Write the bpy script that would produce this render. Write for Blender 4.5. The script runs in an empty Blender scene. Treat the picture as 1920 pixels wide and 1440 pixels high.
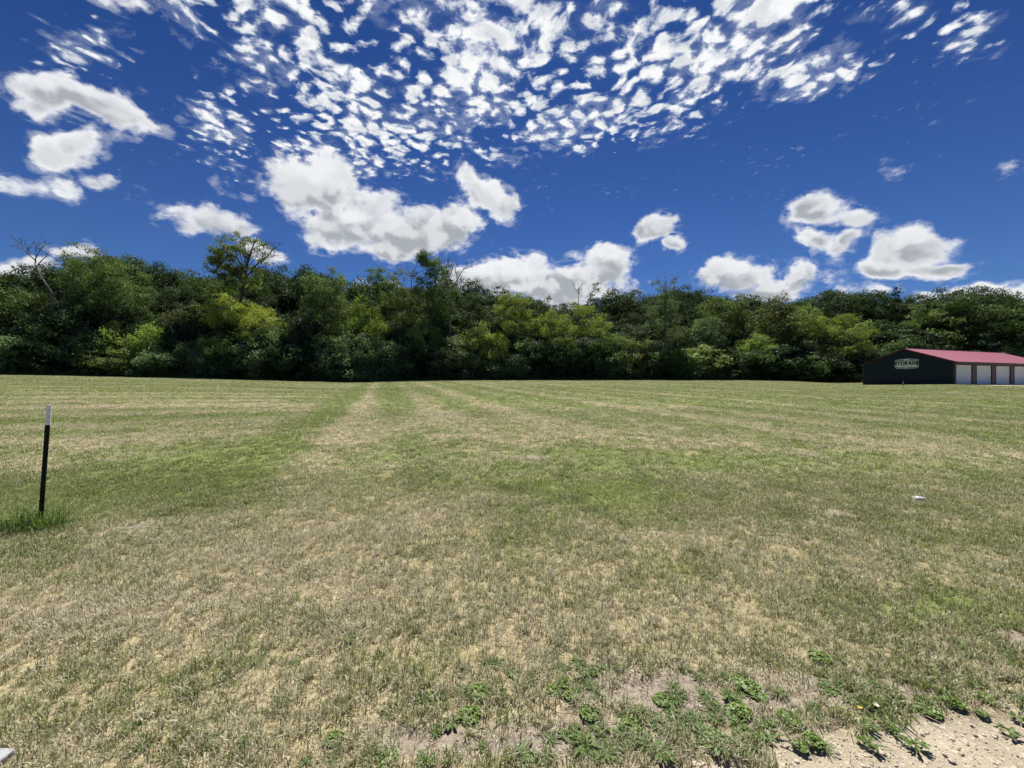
import bpy, math, random
import numpy as np
from mathutils import Vector, Matrix

S = bpy.context.scene
R = math.radians
random.seed(7)

# ------------------------------------------------------------------ camera, sky, sun, exposure
F = 750.0                       # focal length in pixels of a 1920 wide frame
CAMZ = 1.6
cam_d = bpy.data.cameras.new('camera')
cam = bpy.data.objects.new('camera', cam_d)
S.collection.objects.link(cam)
cam.location = (0, 0, CAMZ)
cam.rotation_euler = (R(90), 0, 0)
cam_d.sensor_width = 36.0
cam_d.lens = 36.0 * F / 1920.0
cam_d.clip_start = 0.05
cam_d.clip_end = 3000
S.camera = cam

SUN_AZ, SUN_EL = R(8), R(62)
SUN_DIR = Vector((math.sin(SUN_AZ) * math.cos(SUN_EL), math.cos(SUN_AZ) * math.cos(SUN_EL), math.sin(SUN_EL)))
sun_d = bpy.data.lights.new('sun', 'SUN')
sun_d.energy = 5.0
sun_d.angle = R(0.5)
sun_d.color = (1.0, 0.955, 0.88)
sun = bpy.data.objects.new('sun', sun_d)
S.collection.objects.link(sun)
sun.rotation_euler = SUN_DIR.to_track_quat('Z', 'Y').to_euler()
sun.location = (0, 0, 60)

S.view_settings.view_transform = 'Standard'
S.view_settings.look = 'None'
S.view_settings.exposure = 0.70
S.view_settings.gamma = 1.0
S.view_settings.use_curve_mapping = False
try:
    S.cycles.max_bounces = 8
    S.cycles.diffuse_bounces = 3
    S.cycles.transmission_bounces = 3
    S.cycles.transparent_max_bounces = 4
    S.cycles.caustics_reflective = False
    S.cycles.caustics_refractive = False
    S.cycles.use_denoising = True
    S.cycles.use_adaptive_sampling = True
    S.cycles.adaptive_threshold = 0.015
    S.cycles.adaptive_min_samples = 12
except Exception:
    pass


class E:
    """tiny expression helper: python arithmetic on node sockets"""
    nt = None

    def __init__(self, s): self.s = s

    @staticmethod
    def m(op, *a, clamp=False):
        n = E.nt.nodes.new('ShaderNodeMath'); n.operation = op; n.use_clamp = clamp
        for i, v in enumerate(a):
            if isinstance(v, E): E.nt.links.new(v.s, n.inputs[i])
            else: n.inputs[i].default_value = v
        return E(n.outputs[0])

    def __add__(a, b): return E.m('ADD', a, b)
    __radd__ = __add__
    def __sub__(a, b): return E.m('SUBTRACT', a, b)
    def __rsub__(a, b): return E.m('SUBTRACT', b, a)
    def __mul__(a, b): return E.m('MULTIPLY', a, b)
    __rmul__ = __mul__
    def __truediv__(a, b): return E.m('DIVIDE', a, b)


def vmath(op, a, b=None, scale=None):
    n = E.nt.nodes.new('ShaderNodeVectorMath'); n.operation = op
    for i, v in enumerate((a, b)):
        if v is None: continue
        if isinstance(v, E): E.nt.links.new(v.s, n.inputs[i])
        else: n.inputs[i].default_value = v
    if scale is not None:
        if isinstance(scale, E): E.nt.links.new(scale.s, n.inputs['Scale'])
        else: n.inputs['Scale'].default_value = scale
    return E(n.outputs['Value'] if op in ('DOT_PRODUCT', 'LENGTH') else n.outputs[0])


def combine(x, y, z):
    n = E.nt.nodes.new('ShaderNodeCombineXYZ')
    for i, v in enumerate((x, y, z)):
        if isinstance(v, E): E.nt.links.new(v.s, n.inputs[i])
        else: n.inputs[i].default_value = v
    return E(n.outputs[0])


def noise(vec, scale, detail=4, rough=0.55, dist=0.0, color=False, dims='3D', lac=2.0):
    n = E.nt.nodes.new('ShaderNodeTexNoise'); n.noise_dimensions = dims
    if vec is not None: E.nt.links.new(vec.s, n.inputs['Vector'])
    n.inputs['Scale'].default_value = scale; n.inputs['Detail'].default_value = detail
    n.inputs['Roughness'].default_value = rough; n.inputs['Distortion'].default_value = dist
    n.inputs['Lacunarity'].default_value = lac
    return E(n.outputs['Color' if color else 'Fac'])


def sstep(v, lo, hi, tlo=0.0, thi=1.0):
    n = E.nt.nodes.new('ShaderNodeMapRange'); n.interpolation_type = 'SMOOTHSTEP'
    E.nt.links.new(v.s, n.inputs['Value'])
    n.inputs['From Min'].default_value = lo; n.inputs['From Max'].default_value = hi
    n.inputs['To Min'].default_value = tlo; n.inputs['To Max'].default_value = thi
    return E(n.outputs[0])


def mixc(f, a, b, mode='MIX'):
    n = E.nt.nodes.new('ShaderNodeMix'); n.data_type = 'RGBA'; n.blend_type = mode
    for nm, v in (('Factor_Float', f), ('A_Color', a), ('B_Color', b)):
        s = [i for i in n.inputs if i.identifier == nm][0]
        if isinstance(v, E): E.nt.links.new(v.s, s)
        elif nm == 'Factor_Float': s.default_value = v
        else: s.default_value = (*v, 1.0)
    return E([o for o in n.outputs if o.identifier == 'Result_Color'][0])


# ---- world: Nishita sky with clouds laid out in azimuth / elevation
world = bpy.data.worlds.new('World')
S.world = world
world.use_nodes = True
nt = world.node_tree
nt.nodes.clear()
E.nt = nt
SKY_STR = 0.063
sky = nt.nodes.new('ShaderNodeTexSky'); sky.sky_type = 'NISHITA'; sky.sun_disc = False
sky.sun_elevation = SUN_EL; sky.sun_rotation = SUN_AZ
sky.air_density = 1.0; sky.dust_density = 0.3; sky.ozone_density = 2.5; sky.altitude = 300
tc = nt.nodes.new('ShaderNodeTexCoord')
D3 = E(tc.outputs['Generated'])
sep = nt.nodes.new('ShaderNodeSeparateXYZ'); nt.links.new(D3.s, sep.inputs[0])
dx, dy, dz = (E(o) for o in sep.outputs)
skyt = mixc(sstep(dz, 0.05, 0.75), (0.285, 0.44, 0.73), (0.110, 0.250, 0.545))
skyc = mixc(1.0, E(sky.outputs[0]), skyt, 'MULTIPLY')
AZ = E.m('ARCTAN2', dx, dy)
EL = E.m('ARCSINE', dz)
P = combine(AZ, EL, 0.0)


def px_azel(px, py):
    u = (px - 960) / F; v = (720 - py) / F
    return np.array([math.atan(u), math.atan2(v, math.sqrt(1 + u * u))])


def blob_q(Pn, px, py, rx, ry, rot):
    """squared ellipse distance in azimuth/elevation; size and tilt given at the blob's own place"""
    c = px_azel(px, py)
    J = np.stack([(px_azel(px + 1, py) - px_azel(px - 1, py)) / 2, (px_azel(px, py + 1) - px_azel(px, py - 1)) / 2], 1)
    a = R(rot)
    Ainv = np.array([[math.cos(a) / rx, math.sin(a) / rx], [-math.sin(a) / ry, math.cos(a) / ry]])
    A = Ainv @ np.linalg.inv(J)
    d = vmath('SUBTRACT', Pn, (c[0], c[1], 0))
    s1 = vmath('DOT_PRODUCT', d, (A[0, 0], A[0, 1], 0))
    s2 = vmath('DOT_PRODUCT', d, (A[1, 0], A[1, 1], 0))
    return E.m('MULTIPLY_ADD', s1, s1, s2 * s2), s2


W1 = vmath('SCALE', vmath('SUBTRACT', noise(D3, 4.5, 2, 0.5, color=True), (0.5, 0.5, 0.5)), scale=0.11)
W2 = vmath('SCALE', vmath('SUBTRACT', noise(D3, 14.0, 3, 0.6, color=True), (0.5, 0.5, 0.5)), scale=0.05)
PW = vmath('ADD', P, vmath('ADD', W1, W2))

# (x, y, rx, ry, tilt, strength): heaped clouds
CUM = [
    (95, 178, 108, 38, 18, 1.1), (185, 212, 110, 38, 20, 1.1), (60, 200, 60, 22, 10, .8), (262, 248, 55, 15, 25, .7), (118, 276, 80, 30, 8, 1.0),
    (25, 338, 60, 15, 8, .55), (130, 345, 40, 20, 20, .6), (185, 335, 50, 17, 8, .7), (275, 373, 45, 12, 18, .4),
    (375, 415, 100, 32, 4, 1.1), (415, 350, 36, 20, -8, .36), (255, 8, 70, 14, 15, .35),
    (545, 325, 95, 52, 5, 1.2), (620, 335, 82, 58, 10, 1.25), (610, 405, 80, 48, 12, 1.25), (700, 395, 95, 52, 10, 1.35),
    (800, 425, 105, 48, 4, 1.35), (740, 450, 66, 34, 10, 1.1), (660, 420, 60, 40, 10, 1.2), (545, 372, 45, 30, 25, .7),
    (868, 335, 24, 32, -15, .7), (905, 368, 56, 30, 20, .95), (940, 390, 42, 26, 25, .8),
    (900, 512, 75, 34, -4, 1.0), (1010, 520, 130, 48, 0, 1.2), (1130, 505, 105, 42, -2, 1.2), (1150, 473, 52, 26, 0, .9), (1000, 558, 130, 26, 0, 1.0),
    (1225, 416, 48, 24, -5, 1.0), (1262, 408, 34, 18, -10, .7), (1270, 450, 28, 15, 0, .9),
    (1545, 405, 68, 34, 12, 1.0), (1600, 420, 62, 26, 8, .8), (1540, 455, 46, 26, 20, .9), (1585, 470, 36, 20, -35, .7),
    (1710, 458, 85, 40, -4, 1.0), (1760, 485, 85, 20, -6, .9), (1670, 500, 56, 18, -12, .8),
    (1370, 517, 85, 36, 4, 1.1), (1420, 550, 105, 28, 0, 1.0), (1525, 525, 58, 26, 4, .9), (1570, 552, 60, 18, 0, .7), (1650, 545, 40, 12, -8, .5),
    (1835, 523, 55, 13, -4, .8), (1890, 545, 75, 24, 0, 1.0), (1745, 545, 30, 12, -20, .6),
    (20, 500, 85, 22, 0, 1.0), (130, 472, 55, 22, 0, .9), (470, 460, 62, 20, 15, .8), (375, 497, 40, 12, 12, .4), (690, 530, 55, 14, 0, .8),
    (1895, 318, 45, 26, -10, .6), (1695, 307, 42, 18, -20, .45),
]
M = None
BASE = None
for (bx, by, rx, ry, rot, h) in CUM:
    q, s2 = blob_q(PW, bx, by, rx * 1.12, ry * 1.18, rot)
    f = E.m('MULTIPLY_ADD', q, -h, h)
    M = f if M is None else E.m('SMOOTH_MAX', M, f, 0.10)
    w = E.m('MULTIPLY', E.m('MAXIMUM', f, 0.0), s2)
    BASE = w if BASE is None else BASE + w
UPV = (0.003, 0.004, 0.016)


def puffs(v, scale, w=0.03, ws=22.0):
    n = E.nt.nodes.new('ShaderNodeTexVoronoi'); n.feature = 'SMOOTH_F1'; n.inputs['Scale'].default_value = scale
    n.inputs['Smoothness'].default_value = 0.6
    E.nt.links.new(v.s, n.inputs['Vector'])
    return E(n.outputs['Distance'])


DW = vmath('ADD', D3, vmath('SCALE', vmath('SUBTRACT', noise(D3, 24.0, 4, 0.6, color=True), (0.5, 0.5, 0.5)), scale=0.035))
UP = vmath('ADD', DW, UPV)
p1 = puffs(DW, 13.0); p2 = puffs(DW, 31.0)
DS = vmath('MULTIPLY', D3, (1.0, 1.0, 1.6))
nC = noise(DS, 6.5, 9, 0.62, 0.2)
nF = noise(DS, 30.0, 4, 0.6)
puff = (0.42 - p1) * 0.95 + (0.42 - p2) * 0.42
puffU = (0.42 - puffs(UP, 13.0)) * 0.95 + (0.42 - puffs(UP, 31.0)) * 0.42
nL = noise(D3, 12.0, 4, 0.5)
dens = M * 0.60 + (nC - 0.5) * 2.0 + puff * 0.55 + (nF - 0.5) * 0.45 - 0.105
aC = sstep(dens, -0.04, 0.30)
veil = E.m('MULTIPLY', sstep(dens, -0.24, 0.06), sstep(nF + (nC - 0.5) * 0.8, 0.42, 0.66)) * 0.30
aC = E.m('MAXIMUM', aC, veil)
thick = sstep(M * 0.80 + (nC - 0.5) * 1.1 + puff * 0.80, 0.20, 0.74)
base_sh = sstep(BASE + (nL - 0.5) * 1.0, -0.55, 0.26)
relief = sstep(puff - puffU + (nF - 0.5) * 0.25, -0.09, 0.11)
shC = E.m('MULTIPLY', thick, E.m('MULTIPLY_ADD', base_sh, 0.92, 0.26))
colC = mixc(shC, (0.88, 0.90, 0.94), (0.40, 0.43, 0.47))
colC = mixc(E.m('MULTIPLY', relief, 0.55), colC, (0.94, 0.95, 0.97))

# high broken layer, on a plane overhead
zz = E.m('MAXIMUM', dz, 0.06)
HP = combine(dx / zz, dy / zz, 0.0)
HW = vmath('ADD', HP, vmath('SCALE', vmath('SUBTRACT', noise(HP, 5.0, 2, 0.5, color=True, dims='2D'), (0.5, 0.5, 0.5)), scale=0.10))
ALT = [
    (560, 60, 210, 110, 35, .9), (660, 200, 150, 110, 40, 1.0), (800, 90, 200, 120, 0, .85), (930, 90, 190, 130, -20, 1.25), (760, 240, 120, 70, 20, 1.0),
    (1030, 190, 140, 80, -10, .9), (1240, 90, 190, 110, 0, 1.1), (1300, 130, 110, 60, -5, 1.1), (1180, 200, 160, 60, 0, .9), (1430, 40, 150, 85, -25, 1.1),
    (580, 270, 130, 60, 50, .7), (1500, 145, 130, 34, -5, .75), (420, 235, 50, 70, 20, .55), (370, 20, 70, 50, 50, .7), (920, 285, 50, 24, 15, .6),
    (1790, 72, 80, 46, -18, .6), (1660, 45, 75, 30, 0, .5), (1700, 105, 40, 14, 0, .4), (690, 290, 100, 30, 0, .8),
    (950, -330, 900, 330, 0, 1.0), (1090, 250, 80, 34, 0, .6), (150, 130, 60, 70, 40, .34),
]
MA = None
for (bx, by, rx, ry, rot, h) in ALT:
    q, _ = blob_q(vmath('ADD', P, W1), bx, by, rx * 1.1, ry * 1.1, rot)
    f = E.m('MULTIPLY_ADD', q, -h, h)
    MA = f if MA is None else E.m('SMOOTH_MAX', MA, f, 0.15)
cov = E.m('MAXIMUM', E.m('MINIMUM', MA, 1.1), -1.0)
nA = noise(HW, 19.0, 6, 0.62, 0.10, dims='2D')
nB = noise(HW, 3.6, 2, 0.5, dims='2D')
vn = E.nt.nodes.new('ShaderNodeTexVoronoi'); vn.voronoi_dimensions = '2D'; vn.feature = 'SMOOTH_F1'; vn.inputs['Scale'].default_value = 17.0; vn.inputs['Smoothness'].default_value = 0.5
nt.links.new(vmath('ADD', HW, vmath('SCALE', noise(HP, 16.0, 3, 0.55, color=True, dims='2D'), scale=0.06)).s, vn.inputs['Vector'])
cell = E(vn.outputs['Distance'])
dA = (nA - 0.5) * 1.55 + (nB - 0.5) * 0.70 + (0.40 - cell) * 1.05 + cov * 0.50 - 0.225
aA = sstep(dA, -0.06, 0.46)
aA = E.m('MAXIMUM', aA, E.m('MULTIPLY', sstep(dA, -0.38, 0.05), sstep(nB, 0.42, 0.66)) * E.m('MULTIPLY', sstep(dz, 0.26, 0.46), 0.20))
thA = sstep(dA, 0.08, 0.50)
gA = sstep(noise(HW, 11.0, 4, 0.55, dims='2D'), 0.42, 0.68)
colA = mixc(thA, (0.70, 0.77, 0.88), (0.96, 0.965, 0.97))
colA = mixc(E.m('MULTIPLY', gA, thA) * 0.7, colA, (0.60, 0.64, 0.70))
aA = aA * sstep(dz, 0.10, 0.22)
K = 1.0 / (SKY_STR * 2 ** 0.70)
full = mixc(aA, skyc, vmath('SCALE', colA, scale=K))
full = mixc(aC, full, vmath('SCALE', colC, scale=K))
bg = nt.nodes.new('ShaderNodeBackground'); nt.links.new(full.s, bg.inputs[0]); bg.inputs[1].default_value = SKY_STR
out = nt.nodes.new('ShaderNodeOutputWorld'); nt.links.new(bg.outputs[0], out.inputs[0])
try:
    world.cycles.sampling_method = 'MANUAL'; world.cycles.sample_map_resolution = 512
except Exception:
    pass

# ------------------------------------------------------------------ helpers
COL = S.collection


def tag(o, label=None, cat=None, group=None, kind=None):
    if label: o['label'] = label
    if cat: o['category'] = cat
    if group: o['group'] = group
    if kind: o['kind'] = kind
    return o


def empty(name, loc=(0, 0, 0), rz=0.0):
    o = bpy.data.objects.new(name, None); COL.objects.link(o)
    o.location = loc; o.rotation_euler = (0, 0, rz); o.empty_display_size = 0.2
    return o


def hashn(ix, iy, seed):
    h = (ix.astype(np.int64) * 374761393 + iy.astype(np.int64) * 668265263 + seed * 1442695041) & 0xffffffff
    h = ((h ^ (h >> 13)) * 1274126177) & 0xffffffff
    h = h ^ (h >> 16)
    return (h & 0xffffff) / float(0xffffff)


def vnoise(x, y, seed=0):
    xi = np.floor(x); yi = np.floor(y); fx = x - xi; fy = y - yi
    fx = fx * fx * (3 - 2 * fx); fy = fy * fy * (3 - 2 * fy)
    a = hashn(xi, yi, seed); b = hashn(xi + 1, yi, seed); c = hashn(xi, yi + 1, seed); d = hashn(xi + 1, yi + 1, seed)
    return (a * (1 - fx) + b * fx) * (1 - fy) + (c * (1 - fx) + d * fx) * fy


def fbm(x, y, f, oct=4, seed=0, gain=0.5):
    s = 0.0; a = 1.0; t = 0.0
    for i in range(oct):
        s = s + a * vnoise(x * f + 17.3 * i, y * f - 9.1 * i, seed + i * 31); t += a; a *= gain; f *= 2.03
    return s / t


def sm(v, lo, hi):
    t = np.clip((v - lo) / (hi - lo), 0, 1)
    return t * t * (3 - 2 * t)


# ------------------------------------------------------------------ terrain shape
_tpx = np.array([-600, -200, 0, 300, 500, 600, 655, 720, 760, 900, 1200, 1400, 1500, 1560, 1619, 1700, 1790, 1920, 2200, 2600])
_tye = np.array([694, 698, 702, 707.5, 712.5, 715, 717, 715, 713.2, 712.3, 712, 712.3, 714, 718, 721.5, 721, 720, 721.5, 722, 722])
_tD = np.array([42, 48, 53, 60, 64.5, 66.5, 67.5, 68.5, 69.2, 71, 74.5, 76.5, 77.5, 78, 78.5, 79, 80, 81, 83, 85])
_ts_d = np.array([42, 48, 53, 60, 64.5, 66.5, 67.5, 68.5, 69.2, 71, 74.5, 76.5, 77.5, 78, 59.3, 54.6, 50, 54, 58, 60])
_u = np.linspace(-2.2, 2.3, 1200)
_sv = np.interp(_u, (_tpx - 960) / F, (720 - _tye + F * CAMZ / _ts_d) / F)
_k = np.exp(-0.5 * (np.arange(-30, 31) / 8.0) ** 2); _k /= _k.sum()
_sv = np.convolve(np.pad(_sv, 30, mode='edge'), _k, 'valid')


def Dedge(u):
    return np.interp(u, (_tpx - 960) / F, _tD)


def ground_z(x, y, micro=False):
    x = np.asarray(x, float); y = np.asarray(y, float)
    u = np.clip(x / np.maximum(y, 6.0), -2.1, 2.2)
    s = np.interp(u, _u, _sv)
    w = sm(y, 8, 34)
    s = 0.032 * (1 - w) + s * w
    D = Dedge(u)
    ye = np.minimum(y, D + 4)
    z = s * ye
    z = z + 9.5 * sm(y - D, 2, 46) + 4.0 * sm(y - D, 40, 120)
    if micro:
        d = np.hypot(x, y)
        z = z + (fbm(x, y, 5.0, 3, 5) - 0.5) * 0.030 * sm(14 - d, 0, 8) + (fbm(x, y, 22.0, 2, 8) - 0.5) * 0.016 * sm(6 - d, 0, 3)
    return z


def gz(x, y): return float(ground_z(np.array([x]), np.array([y]), True)[0])


def px_ground(px, py):
    """point of the near lawn seen at a pixel of the photograph"""
    d = F * CAMZ / (py - 720 + F * 0.032)
    return (px - 960) / F * d, d


# gravel shoulder, bare patches and a painted post shadow
_ge_x = np.array([-6, -3, -1, 0.3, .58, 1.0, 1.12, 1.42, 1.68, 2.0, 2.53, 3.2, 5.0, 9.0])
_ge_y = np.array([0.9, 1.15, 1.38, 1.52, 1.60, 1.635, 1.70, 1.77, 1.85, 1.885, 1.96, 2.03, 2.25, 2.6])


def gravel_mask(x, y):
    e = np.interp(x, _ge_x, _ge_y)
    n = (fbm(x, y, 7.0, 4, 77) - 0.5) * 0.26 + (fbm(x, y, 1.7, 2, 78) - 0.5) * 0.14
    return sm(e - y + n, -0.04, 0.07)


def gauss(x, y, px, py, rx, ry):
    cx, cy = px_ground(px, py)
    sx = rx / F * cy
    sy = ry * cy * cy / (F * CAMZ)
    return np.exp(-(((x - cx) / sx) ** 2 + ((y - cy) / sy) ** 2))


def bare_and_shadow_mask(x, y):
    m = 0
    for (px, py, rx, ry, a) in ((1570, 962, 42, 14, 1.0), (1545, 985, 60, 12, .6), (250, 990, 80, 22, .65), (615, 1088, 55, 14, .5), (200, 1035, 60, 14, .5),
                                (1005, 858, 45, 4, .8), (870, 858, 60, 5, .35), (440, 1310, 90, 20, .3), (1230, 1300, 150, 45, 1.1), (1010, 1390, 190, 38, 1.05), (800, 1380, 110, 32, .95), (1400, 1330, 110, 40, .8), (130, 1160, 130, 22, .45), (330, 1120, 120, 18, .4), (700, 1180, 130, 20, .35),
                                (1905, 1195, 45, 16, 1.3), (1450, 1250, 90, 50, .45), (1640, 1300, 200, 40, .65), (60, 1010, 70, 8, .7), (1880, 1010, 40, 10, .4), (570, 945, 30, 5, .5), (1150, 1240, 60, 14, .4)):  # the thin soil line left of the post paints its shadow
        m = m + a * gauss(x, y, px, py, rx, ry)
    n = fbm(x, y, 6.0, 4, 91)
    return np.clip(m * (0.35 + 1.3 * n), 0, 1)


def green_field(x, y):
    d = np.hypot(x, y)
    g = 0.40 + 0.16 * sm(d, 2.5, 9) + 0.20 * sm(d, 10, 30)
    near = 1 - sm(d, 14, 40)
    g = g + (fbm(x, y, 0.45, 3, 11) - 0.5) * 0.36 + (fbm(x, y, 2.6, 4, 12, .7) - 0.5) * 0.75 * (0.35 + .65 * near)
    far = sm(d, 12, 30)
    g = g + (fbm(x * 0.25, y, 0.22, 3, 15) - 0.5) * 0.26 * far
    for (px, py, rx, ry, a) in ((1090, 920, 170, 50, .26), (1050, 850, 300, 20, .16), (300, 905, 330, 42, .36), (470, 850, 130, 26, .24), (60, 960, 90, 60, .30),
                                (1850, 1140, 170, 50, .30), (1500, 930, 160, 40, .10), (330, 1270, 190, 50, .10), (780, 1240, 140, 50, .12), (120, 1340, 120, 40, .15), (1350, 870, 160, 16, .2), (860, 1010, 100, 50, -.05), (980, 1130, 200, 50, .08),
                                (130, 1150, 260, 70, -.36), (620, 985, 210, 42, -.30), (640, 1120, 190, 50, -.24), (1290, 1010, 150, 32, -.22), (420, 1040, 160, 35, -.28), (740, 940, 130, 30, -.2), (180, 760, 300, 16, -.18), (760, 790, 90, 26, -.14),
                                (1150, 1180, 240, 40, -.12), (1600, 1020, 160, 30, -.10), (1450, 1130, 160, 40, -.05), (760, 800, 60, 60, -.1)):
        g = g + a * gauss(x, y, px, py, rx, ry)
    # mowing stripes: passes straight away from the road, and slanted ones on the left half
    wv = (fbm(x, y, 0.11, 2, 21) - 0.5) * 1.3
    t1 = (x + 0.325 * y) + wv * .5
    left = sm(-0.325 * y - 2.5 - x, -1, 2)
    t2 = (y * 0.92 - x * 0.30) * 1.0 + wv * 1.2
    st1 = np.sin(t1 * 2 * np.pi / 2.9) + 0.6 * np.sin(t1 * 2 * np.pi / 7.7 + 1)
    st2 = np.sin(t2 * 2 * np.pi / 3.1) + 0.6 * np.sin(t2 * 2 * np.pi / 8.3 + 2)
    st = st1 * (1 - left) + st2 * left
    g = g + 0.15 * st * sm(d, 6, 18)
    off = x + 0.325 * y + (fbm(x, y, .25, 2, 24) - .5) * .8
    g = g + (0.26 * np.exp(-((off + 2.3) / 0.70) ** 2) - 0.17 * np.exp(-((off + 1.05) / 0.50) ** 2)) * sm(d, 4, 8)
    return np.clip(g, 0.03, 0.97)


# ------------------------------------------------------------------ materials
def newmat(name):
    m = bpy.data.materials.new(name); m.use_nodes = True
    m.node_tree.nodes.clear(); E.nt = m.node_tree
    return m


def finish(sh):
    o = E.nt.nodes.new('ShaderNodeOutputMaterial'); E.nt.links.new(sh, o.inputs[0])
    return o


def attr(name, typ='GEOMETRY', out='Fac'):
    n = E.nt.nodes.new('ShaderNodeAttribute'); n.attribute_name = name; n.attribute_type = typ
    return E(n.outputs[out])


def principled(col, rough=0.6, metal=0.0, spec=0.5, bump=None, bstr=0.3, bdist=0.02):
    n = E.nt.nodes.new('ShaderNodeBsdfPrincipled')
    if isinstance(col, E): E.nt.links.new(col.s, n.inputs['Base Color'])
    else: n.inputs['Base Color'].default_value = (*col, 1)
    if isinstance(rough, E): E.nt.links.new(rough.s, n.inputs['Roughness'])
    else: n.inputs['Roughness'].default_value = rough
    n.inputs['Metallic'].default_value = metal
    n.inputs['Specular IOR Level'].default_value = spec
    if bump is not None:
        b = E.nt.nodes.new('ShaderNodeBump'); b.inputs['Strength'].default_value = bstr; b.inputs['Distance'].default_value = bdist
        E.nt.links.new(bump.s, b.inputs['Height']); E.nt.links.new(b.outputs[0], n.inputs['Normal'])
    return n


def objco():
    n = E.nt.nodes.new('ShaderNodeTexCoord'); return E(n.outputs['Object'])


def worldco():
    n = E.nt.nodes.new('ShaderNodeNewGeometry'); return E(n.outputs['Position'])


def simple_mat(name, col, rough=0.6, metal=0.0, spec=0.5, var=0.15, scale=6.0, bstr=0.15):
    m = newmat(name)
    co = objco()
    n = noise(co, scale, 5, 0.6)
    c = mixc(n, tuple(v * (1 - var) for v in col), tuple(min(1, v * (1 + var)) for v in col))
    finish(principled(c, rough, metal, spec, noise(co, scale * 6, 4), bstr, 0.01).outputs[0])
    return m


def leafy(name, tint=None, transl=0.42, gloss=0.025, rough=0.5, lv=True):
    """leaf material: the object's own colour, varied from leaf to leaf, with light coming through"""
    m = newmat(name)
    if tint is None:
        oi = E.nt.nodes.new('ShaderNodeObjectInfo'); base = E(oi.outputs['Color'])
    else:
        n = E.nt.nodes.new('ShaderNodeRGB'); n.outputs[0].default_value = (*tint, 1); base = E(n.outputs[0])
    v = attr('lv')
    hs = E.nt.nodes.new('ShaderNodeHueSaturation')
    E.nt.links.new(base.s, hs.inputs['Color'])
    E.nt.links.new((v * 0.06 + 0.47).s, hs.inputs['Hue'])
    hs.inputs['Saturation'].default_value = 0.95
    E.nt.links.new((v * 0.6 + 0.70).s, hs.inputs['Value'])
    c = E(hs.outputs[0])
    d = E.nt.nodes.new('ShaderNodeBsdfDiffuse'); E.nt.links.new(c.s, d.inputs[0])
    t = E.nt.nodes.new('ShaderNodeBsdfTranslucent')
    E.nt.links.new(mixc(1.0, c, (1.12, 1.15, 0.60), 'MULTIPLY').s, t.inputs[0])
    mx = E.nt.nodes.new('ShaderNodeMixShader'); mx.inputs[0].default_value = transl
    E.nt.links.new(d.outputs[0], mx.inputs[1]); E.nt.links.new(t.outputs[0], mx.inputs[2])
    g = E.nt.nodes.new('ShaderNodeBsdfGlossy'); g.inputs['Roughness'].default_value = rough
    g.inputs[0].default_value = (0.9, 0.95, 0.9, 1)
    m2 = E.nt.nodes.new('ShaderNodeMixShader'); m2.inputs[0].default_value = gloss
    E.nt.links.new(mx.outputs[0], m2.inputs[1]); E.nt.links.new(g.outputs[0], m2.inputs[2])
    finish(m2.outputs[0])
    return m


M_LEAF = leafy('leaf')
M_WEED = leafy('weed_leaf', (0.105, 0.155, 0.032), 0.35, 0.015)
M_BRIGHT = leafy('bright_weed_leaf', (0.15, 0.22, 0.035), 0.3, 0.03)
M_TALL = leafy('tall_grass_blade', (0.115, 0.185, 0.040), 0.36, 0.03)

M_BARK = simple_mat('bark', (0.075, 0.062, 0.050), 0.9, var=0.4, scale=2.5, bstr=0.6)
M_DEAD = simple_mat('bare_wood', (0.13, 0.115, 0.10), 0.85, var=0.3, scale=2.0, bstr=0.5)

# lawn blades: straw and green, chosen blade by blade from the patch's greenness
M_GRASS = newmat('grass_blade')
_g = attr('green', 'INSTANCER'); _t = attr('tone', 'INSTANCER'); _b = attr('bl'); _h = attr('hh')
_f = sstep(_g - _b, -0.13, 0.13)
_dry = mixc(attr('b2'), (0.37, 0.33, 0.215), (0.86, 0.80, 0.61))
_grn = mixc(attr('b2'), (0.105, 0.145, 0.036), (0.300, 0.345, 0.100))
_grn = mixc(_t, _grn, (0.28, 0.38, 0.055))
_c = mixc(_f, _dry, _grn)
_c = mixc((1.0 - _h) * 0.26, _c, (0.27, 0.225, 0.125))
_d = E.nt.nodes.new('ShaderNodeBsdfDiffuse'); E.nt.links.new(_c.s, _d.inputs[0])
_tr = E.nt.nodes.new('ShaderNodeBsdfTranslucent'); E.nt.links.new(_c.s, _tr.inputs[0])
_mx = E.nt.nodes.new('ShaderNodeMixShader'); _mx.inputs[0].default_value = 0.42
E.nt.links.new(_d.outputs[0], _mx.inputs[1]); E.nt.links.new(_tr.outputs[0], _mx.inputs[2])
_gl = E.nt.nodes.new('ShaderNodeBsdfGlossy'); _gl.inputs['Roughness'].default_value = 0.5
_m2 = E.nt.nodes.new('ShaderNodeMixShader'); _m2.inputs[0].default_value = 0.035
E.nt.links.new(_mx.outputs[0], _m2.inputs[1]); E.nt.links.new(_gl.outputs[0], _m2.inputs[2])
finish(_m2.outputs[0])

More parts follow.
